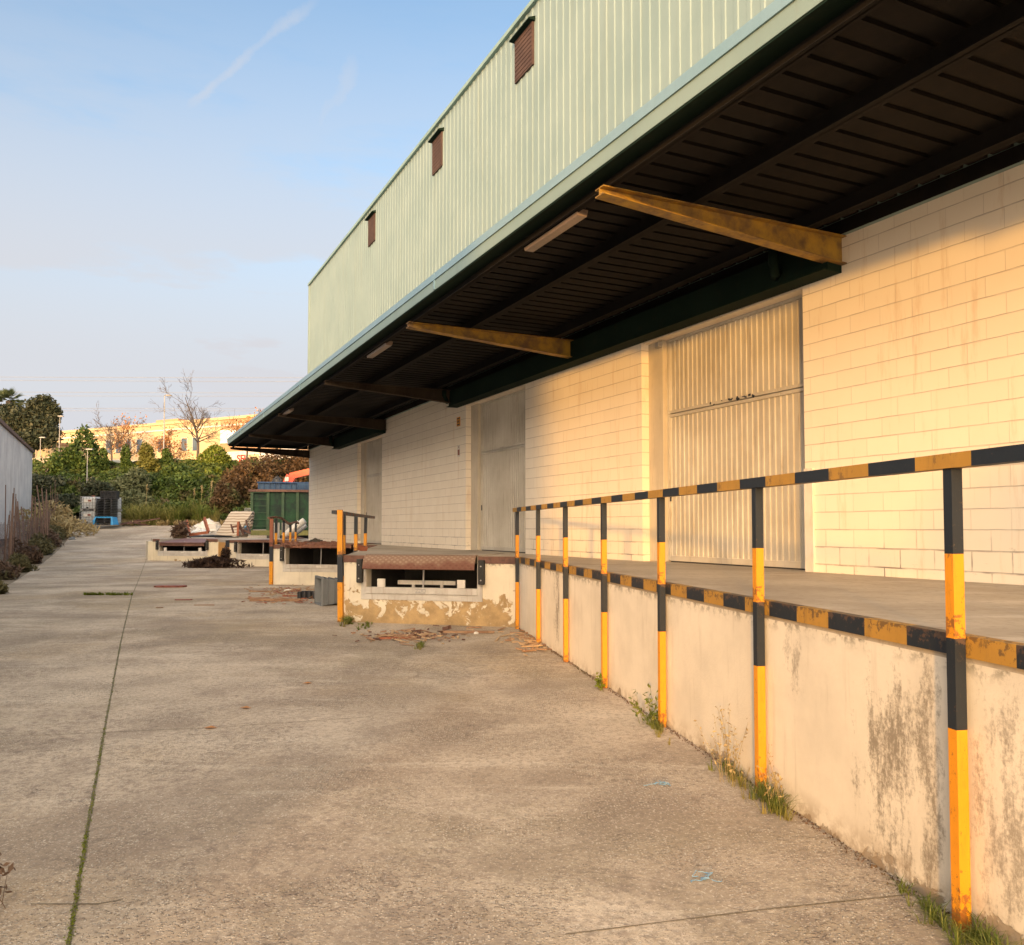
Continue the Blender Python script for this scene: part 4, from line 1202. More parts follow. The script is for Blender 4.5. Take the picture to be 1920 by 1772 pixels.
# local x along wall, local y = outward of the warehouse frame = away from yard => yard side is -y
def ribl(x0, x1, pitch, depth, z0, z1):
    mb = MB(); xs = []
    x = x0
    while x < x1: xs += [(x, 0), (x + pitch * .3, -depth), (x + pitch * .5, -depth), (x + pitch * .8, 0)]; x += pitch
    n = len(xs)
    return mb.add([(a, b, z0) for a, b in xs] + [(a, b, z1) for a, b in xs], [(i, i+1, n+i+1, n+i) for i in range(n-1)])
ribl(SA, SB, .30, .05, 1.15, hs).build('wall', M_SHED, shed)
MB().box((SA, .05, -1), (SB, 14, hs)).build('shed_core', M_PIT, shed)
MB().box((SA - .1, -.18, hs), (SB + .1, 14, hs + .22)).build('roof_edge', worn('brown_roof_trim', (.10, .055, .045), (.14, .08, .06), .7), shed)
MB().box((SA, -.04, -.6), (SB, .05, 1.149)).build('plinth', M_PIT, shed)
MB().add([(SB, 0, -1), (SB, 14, -1), (SB, 14, hs), (SB, 0, hs)], [(0, 1, 2, 3)]).build('end_wall', M_SHED, shed)

# stake fence
fence = empty('stake_fence', (0, 0, 0), 0, 'ramshackle fence of uneven rusty stakes with brown net along the left edge of the yard', 'fence')
M_STAKE = worn('weathered_stake', (.24, .15, .11), (.16, .10, .075), .9, 3.)
rs = random.Random(21)
FX = -4.6
def FB(y, z=0): return Vector((FX - .479 * y, y, z))
yy = 33.0; k = 0
while yy < 66:
    h = rs.uniform(1.9, 2.7) + (1.2 if rs.random() < .12 else 0)
    p = FB(yy, G(yy) - .1); q = p + Vector((rs.gauss(0, .12), rs.gauss(0, .2), h))
    MB().tube([p, (p + q) / 2 + Vector((rs.gauss(0, .02), 0, 0)), q], [.026, .022, .018], 6).build('stake', M_STAKE, fence)
    yy += rs.uniform(.5, 1.1); k += 1
M_NET = NT('brown_fence_net')
cx = M_NET.noise(34, 3)
M_NET.end((.20, .13, .11), .9)
tr = M_NET.n('ShaderNodeBsdfTransparent'); ms = M_NET.n('ShaderNodeMixShader')
M_NET.lk(M_NET.rng(cx, .46, .54), ms.inputs[0]); M_NET.lk(tr.outputs[0], ms.inputs[1]); M_NET.lk(M_NET.b.outputs[0], ms.inputs[2]); M_NET.lk(ms.outputs[0], M_NET.t.nodes['Material Output'].inputs[0])
M_NET = M_NET.mat
mb = MB(); vs = []
for i in range(67):
    y = 33 + i * .5
    p = FB(y); vs += [(p.x - .05 + rs.gauss(0, .03), y, G(y)), (p.x - .05, y, G(y) + 1.85 + rs.gauss(0, .06))]
mb.add(vs, [(2*i, 2*i+2, 2*i+3, 2*i+1) for i in range(66)]); mb.build('net', M_NET, fence)
# taller leaning poles bundled at the near end
PL = [(17, 1068, 25, 925), (24, 1052, 30, 935), (33, 1050, 31, 950), (40, 1048, 33, 940), (47, 1040, 40, 950), (57, 1034, 60, 928), (66, 1036, 66, 932), (84, 1020, 69, 910), (86, 1000, 78, 915), (89, 1000, 87, 918)]
for i, (x0, y0, x1, y1) in enumerate(PL):
    b = atg(x0, y0) if y0 > 1030 else aty(x0, y0, 46)
    t = aty(x1, y1, b.y + .3)
    o = MB().tube([b - Vector((0, 0, .1)), (b + t) / 2, t], [.042, .038, .03], 7).build('leaning_pole', M_STAKE)
    tag(o, ['leftmost leaning rusty pole, foot nearest the pavement', 'second leaning pole from the left in the fence bundle', 'third pole from the left, upright in the bundle', 'fourth pole from the left, leaning left', 'fifth pole from the left, leaning left in front of the shed plinth', 'thick pole in front of the shed corner', 'pole just right of the shed corner', 'tall pole leaning left behind the bundle', 'tall pole between the two highest fence poles', 'rightmost of the tall leaning fence poles'][i], 'pole', 'poles leaning in the fence')
# weeds along the fence
EDGE = [(8, 1122), (30, 1092), (58, 1078), (80, 1062), (98, 1045), (112, 1030), (121, 1020)]
labsw = ['nearest dark weed clump at the left picture edge', 'low brown weed clump, second along the pavement edge', 'brown weed clump in front of the leftmost leaning pole', 'reddish weed clump halfway along the pavement edge', 'brown weed clump right of the shed corner', 'dark weed clump near the middle of the stake fence', 'furthest dark weed clump by the stake fence']
for i, (x, y) in enumerate(EDGE):
    b = atg(x - 14, y - 4); k = b.y / FPX
    sz = 22 * k
    bl_ = [(Vector((b.x - .4, b.y + .3, b.z + sz * .45)), (sz * 1.05, sz * .9, sz * .62)), (Vector((b.x - 1.0, b.y + 1.2, b.z + sz * .6)), (sz * .9, sz, sz * .8))]
    bush('weed_clump', bl_, 2600, .11, ML_WEED if i % 2 else m_leaf('olive_weed', (.09, .085, .04), (.19, .16, .07)), labsw[i], 'weed', 'weeds along the fence', 40 + i, rough=.5, shell=.35, stretch=2.2)
b = aty(130, 978, 58)
bush('dry_grass_clump', [(Vector((b.x - .6, 58, G(58) + .5)), (1.5, 1.6, .75)), (Vector((b.x - 2.2, 60, G(60) + .8)), (1.5, 1.6, 1.0))], 3500, .16, ML_DRY, 'pale straw-coloured grass clump between the stake fence and the white tanks', 'grass', None, 60, rough=.5, shell=.3, stretch=3)
mb = MB(); vs = []
for i in range(50):
    y = 20 + i; vs += [(edge_x(y) - 4, y, G(y) + .02), (edge_x(y) - .02, y, G(y) + .10)]

# ------------------------------------------------------------------ stacked tanks and pallets at the end of the yard
M_TANK = worn('white_tank_plastic', (.62, .64, .64), (.52, .54, .55), .4, 2., (.3, .3, .3), .4)
YT = 64.0
def tank(z0, X, label, yoff=0, lid=False):
    root = empty('water_tank', (X, YT + yoff, z0), 0, label, 'tank', 'white bulk tanks stacked at the end of the yard')
    w, h = 1.16, 1.04
    MB().box((-w/2 + .04, -.46, .13), (w/2 - .04, .46, h)).build('bottle', M_TANK, root, bevel=.07)
    c = MB()
    for x in np.linspace(-w/2, w/2, 6):
        c.beam((x, -.5, .1), (x, -.5, h + .03), .025, .025)
    for z in np.linspace(.16, h + .03, 5):
        c.beam((-w/2, -.51, z), (w/2, -.51, z), .02, .025); c.beam((-w/2, -.5, z), (-w/2, .5, z), .02, .025); c.beam((w/2, -.5, z), (w/2, .5, z), .02, .025)
    c.build('cage', M_STEEL, root)
    MB().box((-.3, -.53, .62), (.3, -.522, .86)).build('label_plate', M_WHITE, root)
    MB().box((.02, -.537, .68), (.26, -.531, .82)).build('hazard_label', M_REDB, root)
    p = MB()
    for x in (-w/2 + .08, 0, w/2 - .08): p.box((x - .07, -.5, 0), (x + .07, .5, .09))
    p.box((-w/2, -.5, .09), (w/2, .5, .12)); p.build('pallet', M_STEEL, root)
    MB().tube([(0, -.5, .2), (0, -.6, .2)], .06, 10).build('valve', M_BLACKP, root)
    if lid: MB().tube([(.15, 0, h), (.15, 0, h + .12)], .12, 12).build('lid', M_REDB, root)
    return root
zt0 = aty(170, 984, YT).z
X0 = aty(170, 980, YT).x
tank(zt0, X0, 'lower white bulk tank in its cage at the end of the yard')
tank(zt0 + 1.1, X0 + .01, 'upper white bulk tank, with red lid and hazard label', 0, True)
tank(zt0 + 1.1, X0 + 1.0, 'white bulk tank mostly hidden behind the black crates', 1.3)
tank(zt0, X0 + 1.0, 'white bulk tank hidden low behind the black pallets', 1.3)
root = empty('pallet_stack', (aty(204, 983, YT).x, YT - .3, zt0), 0, 'stack of black plastic pallets with bright blue straps at the foot', 'pallets')
p = MB()
for k in range(15):
    z = .12 + k * .125
    p.box((-.62, -.5, z + .07), (.62, .5, z + .105))
    for x in (-.56, -.03, .48): p.box((x, -.49, z), (x + .09, .49, z + .07))
p.build('pallets', M_BLACKP, root)
q = MB().box((-.66, -.54, .52), (.66, -.51, .62))
for sx in (-1, 1):
    q.add([(sx*.55,-.55,.6),(sx*.68,-.55,.6),(sx*.86,-.75,-.02),(sx*.66,-.75,-.02)], [(0,1,2,3)])
    q.add([(sx*.62,-.55,.6),(sx*.62,.3,.6),(sx*.78,.3,0),(sx*.74,-.7,0)], [(0,1,2,3)])
q.build('blue_sheet', M_BLUE, root)
for i, dx in enumerate((-.28, .36)):
    root = empty('black_crate', (aty(204, 983, YT).x + dx + .15, YT - .3, zt0 + .12 + 15 * .125), 0, ('left' if i == 0 else 'right') + ' black plastic crate on top of the pallet stack', 'crate', 'black crates on the pallet stack')
    b = MB().box((-.28, -.3, 0), (.28, .3, .05)).box((-.28, -.3, .55), (.28, .3, .6))
    for x in np.linspace(-.27, .27, 6): b.box((x - .02, -.3, .05), (x + .02, -.27, .55))
    for z in (.15, .27, .40): b.box((-.27, -.295, z), (.27, -.275, z + .03))
    b.box((-.28, -.26, .05), (-.25, .3, .55)); b.box((.25, -.26, .05), (.28, .3, .55)); b.box((-.25, .27, .05), (.25, .3, .55))
    b.build('basket', M_BLACKP, root)
# low junk at the end: dark planks, plastic bag
for i, (x0, y0, x1, y1, m, l) in enumerate([(222, 984, 262, 975, M_RUSTD, 'dark plank lying beside the pallet stack'), (238, 982, 300, 972, M_RUSTD, 'long dark beam lying in front of the grey-green shrub'), (250, 980, 282, 986, M_RUSTD, 'short dark board on the litter strip')]):
    a = aty(x0, y0, 65.5); b = aty(x1, y1, 67); a.z = max(a.z, G(65) + .06)
    o = MB().beam(a, b, .18, .1).build('dark_plank', m); tag(o, l, 'plank', 'dark planks at the end of the yard')
def rag(x, y, Y, w, h, mat, name, label, cat, seed, z=None, d=None):
    rs = random.Random(seed)
    p = aty(x, y, Y); k = Y / FPX
    if z is not None: p.z = z
    mb = MB(); N = 14; Mm = 8
    ww = w * k / 2; hh = h * k; dd = d or ww * .6
    vs = []
    for j in range(Mm + 1):
        ph = j / Mm * math.pi / 2
        for i in range(N):
            a = 6.283 * i / N; rr = 1 + rs.gauss(0, .13)
            vs.append((math.cos(a) * math.cos(ph) * ww * rr, math.sin(a) * math.cos(ph) * dd * rr, math.sin(ph) * hh * (1 + rs.gauss(0, .12)) - .01))
    fs = [(j*N+i, j*N+(i+1) % N, (j+1)*N+(i+1) % N, (j+1)*N+i) for j in range(Mm) for i in range(N)]
    mb.add(vs, fs)
    o = mb.build(name, mat, loc=p); return tag(o, label, cat)
rag(143, 994, 58, 34, 9, M_WHITE, 'plastic_bag', 'crumpled white plastic sack by the far left edge of the yard', 'sack', 3, G(58) + .03)
rag(136, 998, 56, 14, 5, M_GREYBOX, 'grey_rag', 'small grey rag next to the white sack', 'rag', 4, G(56) + .03)

# ------------------------------------------------------------------ green container and truck parts behind it
YC = 49.0
gc = empty('green_container', (0, 0, 0), 0, 'tall dark green steel waste container with ladder, beyond the end of the warehouse', 'container')
c0 = aty(469, 1004, YC); c1 = aty(620, 1006, YC + 1.0)
Mc, Lc = frame((c0.x, c0.y), (c1.x, c1.y)); gc.matrix_world = Mc
zt = aty(520, 922, YC).z; zb = c0.z
M_CONT = m_rust('chipped_green_paint', (.004, .018, .014), (.008, .055, .02), (.004, .010, .008), scale=1.1)
M_CONT2 = worn('dull_green_rib', (.025, .06, .035), (.045, .09, .04), .7, 1.5, (.14, .10, .05), .6)
MB().box((0, 0, zb + .35), (Lc, 2.4, zt)).build('shell', M_CONT, gc)
rb = MB()
for x in (0, .92, 1.78, 2.62, 3.45, 4.3): rb.box((x - .0, -.10, zb + .30), (x + .16, -.001, zt))
rb.build('ribs', M_CONT2, gc)
MB().box((-.12, -.16, zt + .001), (Lc, 2.5, zt + .14)).build('top_rim', M_RUSTD, gc)
MB().box((-.08, -.14, zb), (Lc, 2.4, zb + .30)).build('base_rail', worn('mossy_green_rail', (.13, .14, .05), (.20, .19, .07), .9, 3.), gc)
ld = MB()
for k in range(6): ld.beam((.14, -.13, zb + .55 + k * .40), (.98, -.13, zb + .55 + k * .40), .03, .03)
ld.build('ladder', M_CONT2, gc)
bc = empty('blue_container', (0, 0, 0), 0, 'blue steel container showing above the rim of the green one', 'container'); bc.matrix_world = Mc
zt2 = aty(520, 907, YC + 4).z; z2b = zt - 1.2
MB().box((.15, 3.2, z2b), (2.45, 6.0, zt2 - .001)).box((2.55, 3.1, z2b), (Lc + 1, 6, zt2)).build('shell', worn('blue_paint', (.02, .06, .13), (.03, .085, .17), .6, 1.5, (.10, .05, .03), .5), bc)
rb = MB()
for k in range(8): rb.box((.15 + k * .33, 3.12, z2b), (.20 + k * .33, 3.199, zt2))
for k in range(14): rb.box((2.6 + k * .16, 3.02, z2b), (2.64 + k * .16, 3.099, zt2 - .1))
rb.box((.1, 3.08, zt2), (Lc + 1, 6, zt2 + .08))
rb.build('ribs', worn('dark_blue_rib', (.02, .06, .15), (.03, .08, .18)), bc)
# red crane arm
ca = empty('red_crane', (0, 0, 0), 0, 'bright red hydraulic crane arm rising above the containers', 'crane')
M_CRANE = worn('red_crane_paint', (.72, .06, .02), (.62, .05, .02), .4)
YR = 57
q = lambda x, y: aty(x, y, YR)
MB().beam(q(536, 915), q(547, 893), .55, .62).beam(q(536, 950), q(536, 912), .5, .6).build('boom', M_CRANE, ca)
MB().beam(q(545, 893), q(600, 880), .42, .42).build('jib', M_CRANE, ca)
MB().tube([q(553, 889), q(585, 880)], .06, 8).build('hydraulic_ram', M_BLACKP, ca)
MB().cbox(q(540, 899), (.25, .7, .3)).build('joint_plate', M_WHITE, ca)
cbase = q(536, 950)
MB().box((cbase.x - 1, YR - 1, G(57)), (cbase.x + 3, YR + 1, cbase.z)).build('crane_base', M_BLACKP, ca)
o = rag(519, 912, 53.5, 22, 18, M_BLACKP, 'black_tarpaulin', 'black tarpaulin heap on the blue container, left of the red crane', 'tarpaulin', 8)

# ------------------------------------------------------------------ junk on the far deck
DKg = 'junk on the far end of the dock'
# rolled carpet / slatted mat
root = empty('rolled_mat', (0, 0, 0), 0, 'big dusty roll of slatted matting on the far deck', 'mat')
YM = 44
c = aty(436, 1002, YM); kz = YM / FPX
prof = [(0, 0), (.22, .30), (.45, .62), (.68, .95), (.85, 1.15), (1.0, 1.27), (1.2, 1.30), (1.38, 1.22), (1.5, 1.0), (1.62, .7), (1.8, .35), (1.95, 0)]
M_SL = []
mats_sheets = []
for k in range(5):
    f = 1 - k * .13
    vs = []; n = len(prof)
    for j in range(7):
        for (a, b) in prof:
            w_ = j / 6 * 1.05
            vs.append((c.x - 22 * kz + w_ - a * .0 + b * .42 + random.gauss(0, .01), YM - 1 + (a - 1) * f + 1 + w_ * .25, ZD + .02 + b * f * 1.02 + random.gauss(0, .012)))
    mats_sheets.append((vs, [(j*n+i, j*n+i+1, (j+1)*n+i+1, (j+1)*n+i) for j in range(6) for i in range(n-1)]))
mb = MB()
for vs, fs in mats_sheets: mb.add(vs, fs)
M_MAT = NT('dusty_slats'); wv = M_MAT.n('ShaderNodeTexWave'); wv.inputs['Scale'].default_value = 2.2; wv.bands_direction = 'Z'; wv.inputs['Distortion'].default_value = 1.5
M_MAT.lk(M_MAT.o, wv.inputs[0])
M_MAT = M_MAT.end(M_MAT.mix(wv.outputs['Fac'], (.30, .23, .17), (.58, .50, .40)), .9)
o = mb.build('sheet', M_MAT, root); s_ = o.modifiers.new('t', 'SOLIDIFY'); s_.thickness = .07
rag(392, 1000, 45, 58, 24, M_WHITE, 'mattress_heap', 'crumpled off-white mattress heap left of the rolled matting', 'mattress', 9)
rag(375, 1003, 44.5, 40, 12, M_TANK, 'foam_sheet', 'pale foam sheet lying in front of the mattress heap', 'foam sheet', 10)
rag(415, 1006, 44, 70, 8, worn('grey_cloth', (.28, .25, .22), (.36, .32, .28), .9), 'cloth_pile', 'flat grey cloth pile at the foot of the rolled matting', 'cloth', 11)
rag(392, 1007, 43, 90, 4, M_RUBBER, 'black_sheet', 'flat black plastic sheet on the far deck', 'plastic sheet', 12)
# low kerb ridge of deck behind
# orange window frame lying tilted
YF = 41.5
fr_ = empty('orange_wooden_frame', (0, 0, 0), 0, 'orange wooden frame tilted on the far left of the dock', 'frame')
a, b, c_, d_ = aty(350, 976, YF + .6), aty(356, 1003, YF), aty(391, 998, YF), aty(383, 972, YF + .6)
MB().beam(a, b, .09, .12).build('frame_bar', M_ORWOOD, fr_); MB().beam(b, c_, .09, .14).build('frame_bar', M_ORWOOD, fr_); MB().beam(c_, d_, .09, .20).build('frame_bar', M_ORWOOD, fr_)
# broken chair like wooden legs
ch = empty('broken_chair', (0, 0, 0), 0, 'broken orange wooden chair standing on the far deck left of the green container', 'chair')
for (x0, y0, x1, y1, dy) in ((446, 1005, 447, 978, 0), (447, 978, 457, 1003, .3), (433, 983, 438, 1000, .2), (447, 990, 470, 1000, .5), (461, 975, 468, 1000, .6), (436, 988, 448, 986, .1)):
    MB().beam(aty(x0, y0, YF + dy), aty(x1, y1, YF + dy), .10 if dy == 0 else .06, .10).build('leg', M_ORWOOD if dy == 0 else M_RUSTD, ch)
rag(463, 1000, 42.5, 16, 12, M_BLACKP, 'black_bag', 'black bin bag left of the green container foot', 'bag', 15)
rag(462, 990, 43, 8, 4, M_BLUE, 'blue_cloth', 'scrap of bright blue cloth among the chair pieces', 'cloth', 16)
# wire panel left of container
wp = empty('wire_panel', (0, 0, 0), 0, 'upright wire mesh panel left of the green container', 'mesh panel')
a, b = aty(458, 1004, 47), aty(469, 1004, 47)
zt_ = aty(460, 953, 47).z
mb = MB()
for x in np.linspace(a.x, b.x, 6): mb.tube([(x, 47, a.z), (x, 47, zt_)], .015, 4)
for z in np.linspace(a.z, zt_, 9): mb.tube([(a.x, 47, z), (b.x, 47, z)], .012, 4)
mb.build('mesh', M_STEEL, wp)
# grey boards and white pipes by the building corner
for i, (x0, x1, Yb, l) in enumerate([(512, 524, 41, 'left grey board leaning behind the rusty railing'), (528, 541, 41.5, 'right grey board leaning behind the rusty railing')]):
    a = aty(x0, 1008, Yb); b = aty(x1, 1008, Yb); z1 = aty(x0, 980, Yb).z
    o = MB().box((a.x, Yb, a.z - .1), (b.x, Yb + .05, z1)).build('grey_board', worn('grey_board', (.30, .29, .27), (.36, .34, .32), .7)); tag(o, l, 'board', 'grey boards by the railing')
for i, (x0, y0, x1, y1, m, r, l) in enumerate([(534, 1006, 571, 976, M_WHITE, .16, 'thick white pipe leaning at the corner of the warehouse'), (530, 1004, 560, 978, M_WHITE, .08, 'thinner white pipe beside the thick one'), (546, 1008, 574, 985, M_STEEL, .10, 'grey pipe under the white pipes')]):
    o = MB().tube([aty(x0, y0, 40 + i * .4), aty(x1, y1, 40 + i * .4)], r, 10).build('leaning_pipe', m, smooth=True); tag(o, l, 'pipe', 'pipes at the warehouse corner')
rag(548, 1010, 39.6, 40, 5, M_RUSTD, 'rubble_heap', 'dark rubble heap under the leaning pipes', 'rubble', 17)
rag(592, 1015, 30, 26, 7, M_PIT, 'rubber_mound', 'low grey domed lid on the deck by the wall', 'lid', 18, ZD)
a = atz(590, 1010, ZD); o = MB().tube([(a.x, a.y, ZD), (a.x, a.y, ZD + .33)], .045, 10).build('pipe_stub', M_STEEL); tag(o, 'short blue-grey pipe stub standing on the deck by the far wall', 'pipe')
# rust flakes and litter on the second deck
mb = MB(); rs = random.Random(4)
for _ in range(160):
    p = atz(rs.uniform(530, 640), rs.uniform(1015, 1022), ZD + .02); mb.cbox(p, (rs.uniform(.04, .25), rs.uniform(.03, .15), .02), (rs.uniform(-.2, .2), rs.uniform(-.2, .2), rs.uniform(0, 3)))
tag(mb.build('rust_flakes', M_RUSTR), 'flakes of red rust and splinters on the second bay deck', 'debris', None, 'stuff')
b_ = aty(677, 1029, 17)
o = MB().cbox(atz(679, 1033, ZD) + Vector((0, 0, .06)), (.22, .12, .12), (.2, .3, .4)).build('wood_chunk', M_ORWOOD); tag(o, 'small orange wood chunk on the deck by the short railing', 'wood')

# ------------------------------------------------------------------ loose things in the yard
def plank(x, y, L, w, h, rz, mat, name, label, cat, group=None, tilt=0, seed=0):
    p = atg(x, y); p.z += GZ
    rs = random.Random(seed)
    mb = MB(); n = 8; vs = []
    for i in range(n + 1):
        t = (i / n - .5) * L
        ww = w * (1 - .25 * rs.random()) / 2; e = .5 if i in (0, n) else 1
        zz = (t + L / 2) * math.sin(tilt) + .003
        for (a, b) in ((-ww * e, 0), (ww * e, 0), (ww * e, h), (-ww * e, h)): vs.append((t + rs.gauss(0, .01), a, zz + b))
    fs = [(3, 2, 1, 0), tuple(n*4 + k for k in range(4))]
    for i in range(n):
        for k in range(4): fs.append((i*4+k, i*4+(k+1) % 4, (i+1)*4+(k+1) % 4, (i+1)*4+k))
    o = mb.add(vs, fs).build(name, mat, loc=p, rz=rz); fixn(o)
    return tag(o, label, cat, group)
WG = 'broken wood lying in the yard'
plank(319, 1103, .90, .42, .05, .05, M_REDB, 'red_board', 'larger red board lying left on the open yard', 'board')
plank(344, 1128, .42, .12, .02, .1, M_REDB, 'red_board', 'small red board lying below the larger red board', 'board')
plank(383, 1138, .45, .03, .015, .02, M_WOOD, 'wood_strip', 'thin light wood strip on the open yard', 'wood')
plank(299, 1143, .16, .05, .015, .02, M_WOOD, 'wood_chip', 'small dull chip left of the thin wood strip', 'wood')
plank(515, 1130, 1.2, .12, .06, .03, M_WOOD, 'broken_plank', 'splintered orange-brown plank at the front of the wood pile', 'wood', WG, 0, 2)
plank(485, 1126, .5, .10, .04, .3, M_WOOD, 'broken_plank', 'short pointed plank at the left end of the wood pile', 'wood', WG, 0, 3)
plank(485, 1112, .55, .08, .03, -.05, M_WOOD, 'broken_plank', 'narrow plank left behind in the wood pile', 'wood', WG, 0, 4)
plank(544, 1121, .38, .10, .03, .0, M_ORWOOD, 'broken_plank', 'short red-brown plank beside the black tray', 'wood', WG, 0, 5)
plank(876, 1191, .92, .10, .035, -.04, M_WOOD, 'broken_plank', 'longest plank lying in front of the nearest dock face', 'wood', WG, .0, 6)
plank(837, 1188, .16, .09, .06, -.6, M_RUSTD, 'broken_plank', 'dark broken end of the longest plank', 'wood', WG, .3, 7)
plank(745, 1197, .62, .09, .03, .05, M_WOOD, 'broken_plank', 'split plank among splinters left of the longest plank', 'wood', WG, 0, 8)
plank(740, 1202, .50, .07, .03, .1, M_ORWOOD, 'broken_plank', 'reddish split plank under the pale one', 'wood', WG, 0, 9)
plank(930, 1176, .62, .10, .02, -.03, M_COLUMN, 'flat_board', 'flat grey board at the foot of the nearest dock face', 'wood')
plank(888, 1181, .26, .08, .02, .0, M_WOOD, 'broken_plank', 'small plank piece near the flat grey board', 'wood', WG, 0, 10)
def splinters(x0, x1, y0, y1, n, seed, mats, name, label):
    rs = random.Random(seed); mb = MB()
    for _ in range(n):
        x = rs.gauss((x0 + x1) / 2, (x1 - x0) / 3); y = rs.gauss((y0 + y1) / 2, (y1 - y0) / 3)
        p = atg(x, y); L = .03 + .22 * rs.random() ** 2.2 * (1 if rs.random() < .85 else 2)
        mb.cbox(p + Vector((0, 0, GZ + .012 + rs.random() * .02)), (L, rs.uniform(.012, .05), rs.uniform(.006, .02)), (rs.gauss(0, .12), rs.gauss(0, .15), rs.gauss(0, .8)), rs.randint(0, len(mats) - 1))
    tag(mb.build(name, mats), label, 'debris', None, 'stuff')
splinters(500, 600, 1106, 1118, 170, 1, [M_WOOD, M_WOODL, M_REDB], 'wood_splinters', 'scatter of red and orange splinters before the second dock bay')
splinters(490, 600, 1122, 1134, 90, 2, [M_WOOD, M_ORWOOD], 'wood_splinters', 'splinters around the front planks of the wood pile')
splinters(700, 850, 1188, 1206, 170, 3, [M_WOODL, M_WOOD, M_RUSTD], 'wood_splinters', 'splinters spread before the nearest dock face')
splinters(965, 1040, 1188, 1222, 130, 4, [M_WOODL, M_WOOD], 'wood_splinters', 'pale splinters gathered at the feet of the railing posts')
o = rag(893, 1173, 13.9, 10, 5, M_WHITE, 'stone_chunk', 'pale stone chunk at the foot of the nearest dock face', 'stone', 30, G(14) + GZ)
rag(540, 1098, 23, 18, 4, M_WHITE, 'plaster_chunk', 'white plaster fragments under the second dock bay', 'rubble', 31, G(23) + GZ)
for i, (x, y, l) in enumerate([(576, 1288, 'orange leaf furthest from the camera'), (460, 1336, 'orange leaf in the middle of the yard'), (394, 1373, 'orange leaf lying on the cross joint')]):
    p = atg(x, y); o = leaves([(0, 0, 0)] , .10, MB(), rng=random.Random(i)).build('fallen_leaf', ML_BROWNL, loc=(p.x, p.y, p.z + GZ + .03)); tag(o, l, 'leaf', 'orange leaves fallen in the yard')
    o.data.vertices.foreach_set('co', [c for v in ((-.06, 0, 0), (0, .035, .012), (.06, .01, 0), (0, -.04, .01)) for c in v]); o.location.z = p.z + GZ + .008
# blue rope scraps
for i, (x, y, l) in enumerate([(1237, 1482, 'tangle of pale blue twine in the middle of the near yard'), (1318, 1658, 'tangle of pale blue twine closest to the camera')]):
    p = atg(x, y); rs = random.Random(i + 3); mb = MB()
    for _ in range(9):
        pts = []; a = rs.uniform(0, 6.28); q = Vector((rs.gauss(0, .02), rs.gauss(0, .015), .004))
        for k in range(9):
            a += rs.gauss(0, .8); q = q + Vector((math.cos(a) * .013, math.sin(a) * .009, rs.gauss(0, .003))); q.z = max(.003, q.z); pts.append(q.copy())
        mb.tube(pts, .0024, 4)
    tag(mb.build('blue_twine', M_ROPE, loc=(p.x, p.y, p.z + GZ)), l, 'twine', 'scraps of blue twine')
# grey tub on its side
tb = atg(622, 1137)
tub = empty('grey_tub', (-4.12, tb.y + .2, G(tb.y) + GZ), R(24), 'ribbed grey plastic tub tipped on its side behind the yellow corner post', 'tub')
mb = MB()
# opening faces -x (left); lengths: depth .6 along x
def tubprof(x, s): return [(x, -.36 * s, .31 - .30 * s), (x, .36 * s, .31 - .30 * s), (x, .36 * s, .31 + .30 * s), (x, -.36 * s, .31 + .30 * s)]
for s_, inn in ((1.0, 0), (.95, 1)):
    a = tubprof(-.32, s_); b = tubprof(.36 - .02 * inn, s_ * .78)
    fs = [(0,1,5,4),(1,2,6,5),(2,3,7,6),(3,0,4,7),(4,5,6,7)]
    mb.add(a + b, fs if not inn else [f[::-1] for f in fs])
mb.build('shell', M_GREYBOX, tub)
rm = MB()
for (p, q) in (((-.32,-.38,.0),(-.32,.38,.0)), ((-.32,.38,.0),(-.32,.38,.63)), ((-.32,.38,.63),(-.32,-.38,.63)), ((-.32,-.38,.63),(-.32,-.38,.0))): rm.beam(p, q, .05, .04)
rm.build('rim', M_GREYBOX, tub)
rb = MB()
for k in range(4):
    x0 = -.20 + k * .15; s_ = 1 - .22 * (x0 + .32) / .68
    for sgn in (-1, 1): rb.box((x0, sgn * .37 * s_ - .02, .31 - .29 * s_), (x0 + .03, sgn * .37 * s_ + .02, .31 + .31 * s_))
    rb.box((x0, -.36 * s_, .31 + .30 * s_ - .015), (x0 + .03, .36 * s_, .31 + .30 * s_ + .025))
rb.build('ribs', worn('dark_grey_plastic', (.13, .14, .15), (.16, .17, .18), .5), tub)
# black scalloped tray
p = atg(588, 1125)
tr_ = empty('black_tray', (p.x, p.y + .1, p.z + GZ), R(-12), 'low black plastic tray with scalloped sides beside the grey tub', 'tray')
mb = MB()
for k in range(6):
    mb.tube([(-.34 + k * .13, -.12, 0), (-.34 + k * .13, -.12, .17)], .062, 10); mb.tube([(-.34 + k * .13, .12, 0), (-.34 + k * .13, .12, .17)], .062, 10)
mb.box((-.36, -.10, .0), (.36, .10, .03)); mb.build('tray', M_BLACKP, tr_)

